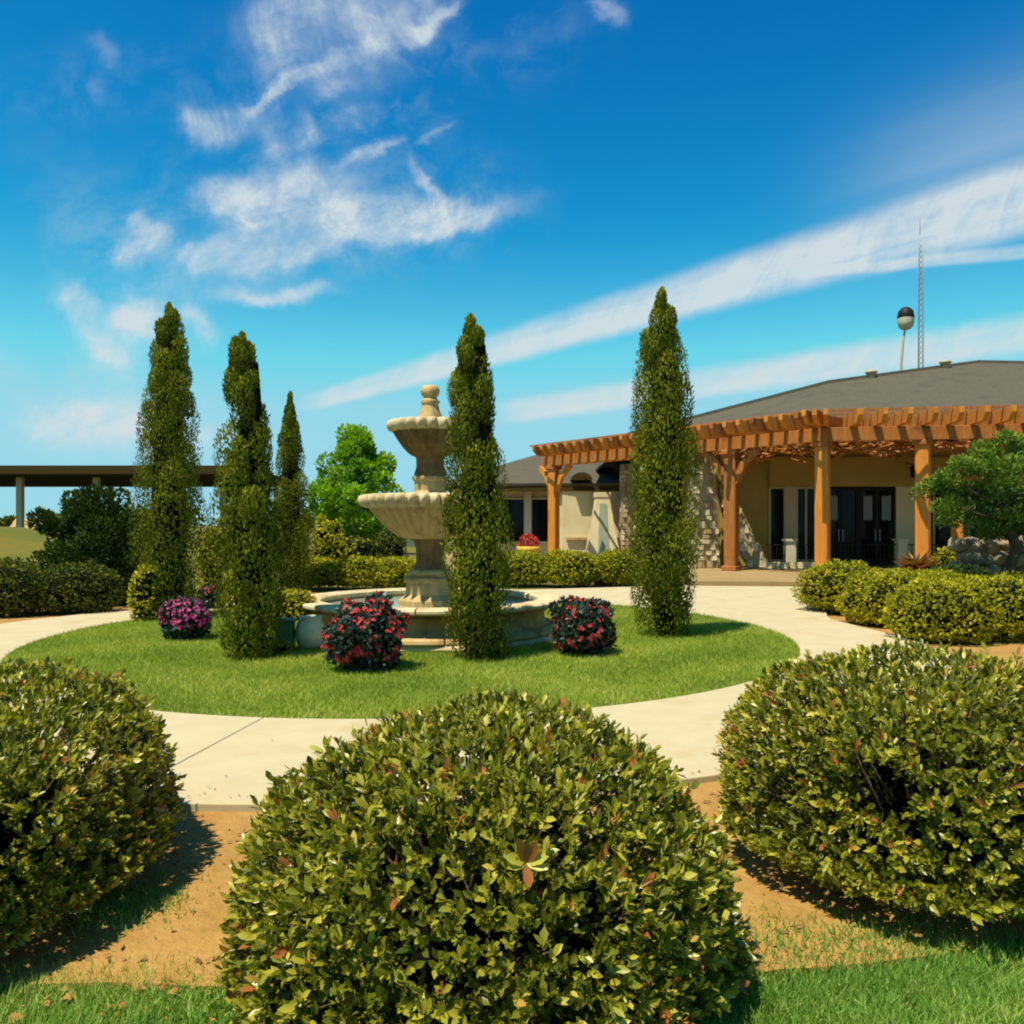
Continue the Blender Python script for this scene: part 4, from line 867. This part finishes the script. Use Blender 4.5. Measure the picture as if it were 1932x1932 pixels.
# ------------------------------------------------------------------ pergola
pg = empty('pergola', (0, 0, 0), 'long angled cedar pergola on tall round edged posts along the building', 'pergola')
V0, V1, V2 = Vector((1.56, 31.7, 0)), Vector((8.24, 22.5, 0)), Vector((17.5, 20.9, 0))
PZ = 3.68
def post(p, m='wood', w=.34):
    o = MB().box((0, 0, (PZ-.15)/2), (w, w, PZ-.15)).build('post', m, pg, (p[0], p[1], .15), .05); o.rotation_euler = (0, 0, math.atan2(7, -9.2)+math.pi/2)
    MB().box((0, 0, PZ-.20), (w+.12, w+.12, .14)).build('post_cap', 'wooddark', o, bev=.02)
    MB().box((0, 0, .07), (w+.10, w+.10, .14)).build('post_base', m, o, bev=.02)
for p in ((1.56, 31.7), (8.24, 22.5), (10.7, 22.08)): post(p)
post((6.46, 24.96), 'wooddark', .36); post((13.35, 25.4)); post((14.6, 21.4)); post((17.4, 20.9));  # darker wood paints the dappled shade on the first of these
dL = (V1-V0).normalized(); nL = Vector((-dL.y, dL.x, 0)); nL = nL if nL.y < 0 else -nL
dR = (V2-V1).normalized(); nR = Vector((-dR.y, dR.x, 0)); nR = nR if nR.y < 0 else -nR
def beamline(a, b_, off, z, h, w, m='wood'):
    MB().bar(tuple(a+off+Vector((0, 0, z))), tuple(b_+off+Vector((0, 0, z))), w, h).build('beam', m, pg, bev=.01)
for s_ in (-.17, .17):
    beamline(V0-dL*.45, V1+dL*.25, nL*s_, PZ+.19, .36, .10, 'wooddark'); beamline(V1-dR*.3, V2, nR*s_, PZ+.193, .36, .10, 'wooddark')
beamline(V0+dL*5.5, V1+dL*.2, -nL*1.6, PZ+.19, .34, .14, 'wooddark'); beamline(V1, V2, -nR*1.9, PZ+.193, .34, .14, 'wooddark')
RH = .34
def rafter(p, n_, tail, back, z, w=.12, m='wood'):
    a = p+n_*tail; b_ = p-n_*back
    z1 = z+RH/2
    # shaped tail: cut back underneath
    s_ = Vector((-n_.y, n_.x, 0))*w/2; up = Vector((0, 0, RH/2))
    mb = MB(); pr = [(0, RH/2), (0, .02), (.10, -RH*.18), (.22, -RH/2)]
    pts = []
    for sg in (-1, 1):
        for q, zz in pr: pts.append(a-n_*q+s_*sg+Vector((0, 0, z1+zz)))
        pts.append(b_+s_*sg+Vector((0, 0, z1-RH/2))); pts.append(b_+s_*sg+Vector((0, 0, z1+RH/2)))
    fs = [(0, 1, 2, 3, 4, 5), (11, 10, 9, 8, 7, 6)]+[(i, 6+i, 6+(i+1) % 6, (i+1) % 6) for i in range(6)]
    mb.poly(pts, fs).build('rafter', m, pg, bev=.008)
L1 = (V1-V0).length; k = int(L1/.46)
ZR = PZ+.375
for i in range(k+1): rafter(V0+dL*(L1*i/k-.15*(1-i/k)), nL, .85+.3*i/k, 2.6 if i > k*.6 else .45, ZR, m='wood' if i % 3 else 'wooddark')
L2 = (V2-V1).length; k2 = int(L2/.58)
for i in range(1, k2+1): rafter(V1+dR*(L2*i/k2+.1), nR, 1.25, 2.9, ZR+.004)
for q, ang in enumerate((0.25, .5, .75)):   # fan at the corner
    nn = (nL*(1-ang)+nR*ang).normalized(); rafter(V1+dL*.1, nn, 1.35, .3, ZR+.008)
for off in (-.75, .0, .75, 1.5):
    MB().bar(tuple(V0-dL*.45-nL*off+Vector((0, 0, ZR+RH+.035))), tuple(V1+dL*(.1-.3*off)-nL*off+Vector((0, 0, ZR+RH+.035))), .07, .06).build('slat', 'wooddark', pg)
    MB().bar(tuple(V1+dR*(.2+.3*off)-nR*off+Vector((0, 0, ZR+RH+.04))), tuple(V2-nR*off+Vector((0, 0, ZR+RH+.04))), .07, .06).build('slat', 'wooddark', pg)
def brace(p, d, m='wood', w=.14):
    a = Vector((p[0], p[1], PZ-.95))+d*.15; b_ = Vector((p[0], p[1], PZ+.0))+d*1.0
    mid = (a+b_)/2+Vector((0, 0, .10))-d*.10
    MB().bar(tuple(a), tuple(mid), w, .2).bar(tuple(mid), tuple(b_), w-.004, .196).build('brace', m, pg, bev=.01)
brace((1.56, 31.7), dL); brace((1.56, 31.7), -dL*.8)
brace((6.46, 24.96), dL, 'wooddark'); brace((6.46, 24.96), -dL, 'wooddark')
# tangled dry vines on the corner of the pergola
mb = MB(); rv = np.random.default_rng(8)
for i in range(90):
    t = rv.uniform(.55, 1.0) if i % 2 else rv.uniform(0, .35)
    p = (V0.lerp(V1, t) if i % 2 else V1.lerp(V2, t))-(nL if i % 2 else nR)*rv.uniform(0, 1.6); z = PZ+rv.uniform(-.25, .3); pa = []
    for q in range(6): pa.append((p.x+rv.normal()*.16+dL.x*q*.16*(1 if i % 2 else 0)+dR.x*q*.2*(0 if i % 2 else 1), p.y+rv.normal()*.1+(dL.y if i % 2 else dR.y)*q*.16, z+rv.normal()*.10))
    mb.tube(pa, [.035]*5+[.012], 5)
vo = mb.build('vine', 'wooddark'); tag(vo, 'tangled brown vine stems wound through the pergola timbers', 'vine', None, 'stuff')

# ------------------------------------------------------------------ urn, red plant, juniper, rocks
ur = empty('urn', (.48, 24.6, .15), 'golden bowl urn with red flowers on a dark pedestal', 'urn')
MB().lathe([(.22, 0), (.22, .1), (.12, .18), (.10, .36), (.16, .44), (0, .45)], 20).build('pedestal', 'trimdark', ur)
MB().lathe([(.12, .44), (.26, .50), (.33, .60), (.35, .70), (.32, .72), (.28, .66), (0, .62)], 28).build('bowl', 'gold', ur)
D = dirs(260, -.2); P = D*np.array([.24, .24, .26])+np.array([0, 0, .78])
tag(link('flowers', np_mesh('flowers', [leaf_chunk(P, unit(D+rng.normal(size=D.shape)*.5), D, np.full(260, .09), np.full(260, .07), LEAF_LOW, rng.random(260))], ['redpetal']), ur), kind='stuff')
rp = empty('red_leaved_plant', (7.45, 15.6, 0), 'arching red leaved plant behind the lime shrubs by the second post', 'plant')
n = 170; a = rng.uniform(0, 6.28, n); el = rng.uniform(.25, 1.2, n); A = np.stack([np.cos(a)*np.cos(el), np.sin(a)*np.cos(el), np.sin(el)], 1)
tag(link('leaves', np_mesh('leaves', [leaf_chunk(np.tile([[0, 0, .62]], (n, 1))+A*.03, A, unit(np.stack([-A[:, 0]*A[:, 2], -A[:, 1]*A[:, 2], 1-A[:, 2]**2], 1)+1e-4), rng.uniform(.25, .45, n), np.full(n, .06), LEAF_MID, rng.random(n))], ['russet']), rp), kind='stuff')
MB().lathe([(.0, 0), (.16, 0), (.2, .3), (.22, .6), (.19, .62), (0, .58)], 16).build('pot', 'sandstone', rp)
mound_bush('bright_shrub', (9.0, 17.3, 0), .38, .34, 1.0, 'bright green shrub between juniper and orange post', 'lime', 1500, .07, 91, 'shrub', None, .3, .15, .5)
mound_bush('dark_shrub', (7.75, 14.6, 0), .62, .45, .78, 'low black green shrub in the shadow under the juniper', 'darkshrub', 2600, .06, 92, 'shrub', None, 0, .08, .5)  # undergrowth in dark leaves, the shadow there put into their colour
ju = empty('juniper_tree', (8.55, 15.1, 0), 'cloud pruned juniper with layered green pads at the right edge', 'tree')
rg = np.random.default_rng(17); lobes = []
pads = [(-.75, 2.35, .30), (-.62, 2.62, .26), (-.2, 2.85, .34), (.15, 2.5, .38), (.55, 2.95, .34), (.9, 2.6, .4), (-.85, 1.95, .30), (-.4, 1.72, .34), (-.1, 2.15, .36), (.4, 1.95, .42), (.9, 2.1, .42), (.1, 1.5, .34), (1.25, 2.3, .4), (.65, 1.55, .36), (-.55, 2.2, .22), (1.3, 2.85, .4), (.25, 3.0, .25), (1.15, 1.6, .35), (-.95, 2.28, .18)]
for (x_, z_, s_) in pads:
    yy = rg.uniform(-.5, .4)
    for q in range(6): lobes.append(((x_+rg.normal()*s_*.45, yy+rg.normal()*s_*.5, z_-.1+rg.normal()*s_*.28), (s_*.52, s_*.5, s_*.42)))
ch, _ = lobe_crown(lobes, 190, .065, SPRAY, .4, .35, 'juniper')
link('crown', np_mesh('crown', [ch], ['juniper']), ju)
mb = MB().tube([(.35, 0, 0), (.25, 0, .6), (.45, 0, 1.1), (.2, 0, 1.6), (.4, 0, 2.1), (.3, 0, 2.7)], [.13, .11, .10, .08, .06, .03], 8)
for (x_, z_, s_) in pads[::2]: mb.tube([(.35, 0, z_-.45), (x_, rg.uniform(-.3, .3), z_-.1)], [.045, .015], 6)
mb.build('trunk', 'bark', ju)
rw = empty('rock_wall', (0, 0, 0), 'rough wall of stacked brown fieldstones under the juniper', 'wall')
rk = [blob_core(lambda d, q=q: d*.5*lumpy(d, 200+q, .22, 2.0)[:, None], 12, 8, -1, 0) for q in range(5)]
rme = [np_mesh('stone', [c], ['rock']) for c in rk]
for i in range(13):
    for j in range(5):
        o = link('stone', random.choice(rme), rw, (8.35+i*.30+random.uniform(-.06, .06)+.14*(j % 2), 15.75+random.uniform(-.08, .08)+.05*j, .14+j*.245+random.uniform(-.03, .03)))
        o.scale = (.40*random.uniform(.8, 1.15), .42, .30*random.uniform(.85, 1.2)); o.rotation_euler = (random.uniform(-.2, .2), random.uniform(-.2, .2), random.uniform(-.5, .5))
# ------------------------------------------------------------------ mast and lamp behind the roof
ms = empty('radio_mast', (38.5, 80, 0), 'tall thin grey lattice mast far behind the roof', 'mast')
mb = MB(); H = 29.0; legs = [(.26, -.15), (-.26, -.15), (0, .30)]
for x_, y_ in legs: MB().tube([(x_, y_, 0), (x_*.8, y_*.8, H*.85), (x_*.8, y_*.8, H)], [.06, .05, .04], 6).build('leg', 'galv', ms)
for i in range(56):
    z = i*.5; z2 = z+.5
    for a in range(3):
        p, q = legs[a], legs[(a+1) % 3]; mb.bar((p[0]*.9, p[1]*.9, z), (q[0]*.9, q[1]*.9, z2), .03, .03)
mb.build('bracing', 'galv', ms); MB().tube([(0, 0, H-.1), (0, 0, H+2)], [.03, .02], 5).build('aerial', 'galv', ms)
lp = empty('lamp_post', (20.9, 45, 0), 'pale slim lamp post with a dark capped round lamp behind the roof', 'lamp post')
MB().tube([(-.25, 0, 0), (-.25, 0, 10.0), (-.12, 0, 11.4), (0, 0, 12.1)], [.09, .07, .06, .05], 8).build('pole', 'beige', lp)
MB().lathe([(0, 11.85), (.22, 11.87), (.35, 12.0), (.41, 12.2), (.42, 12.45)], 20).build('globe', 'whitestone', lp)
MB().lathe([(.41, 12.44), (.44, 12.5), (.36, 12.85), (.18, 13.02), (0, 13.06)], 20).build('cap', 'darkmetal', lp)
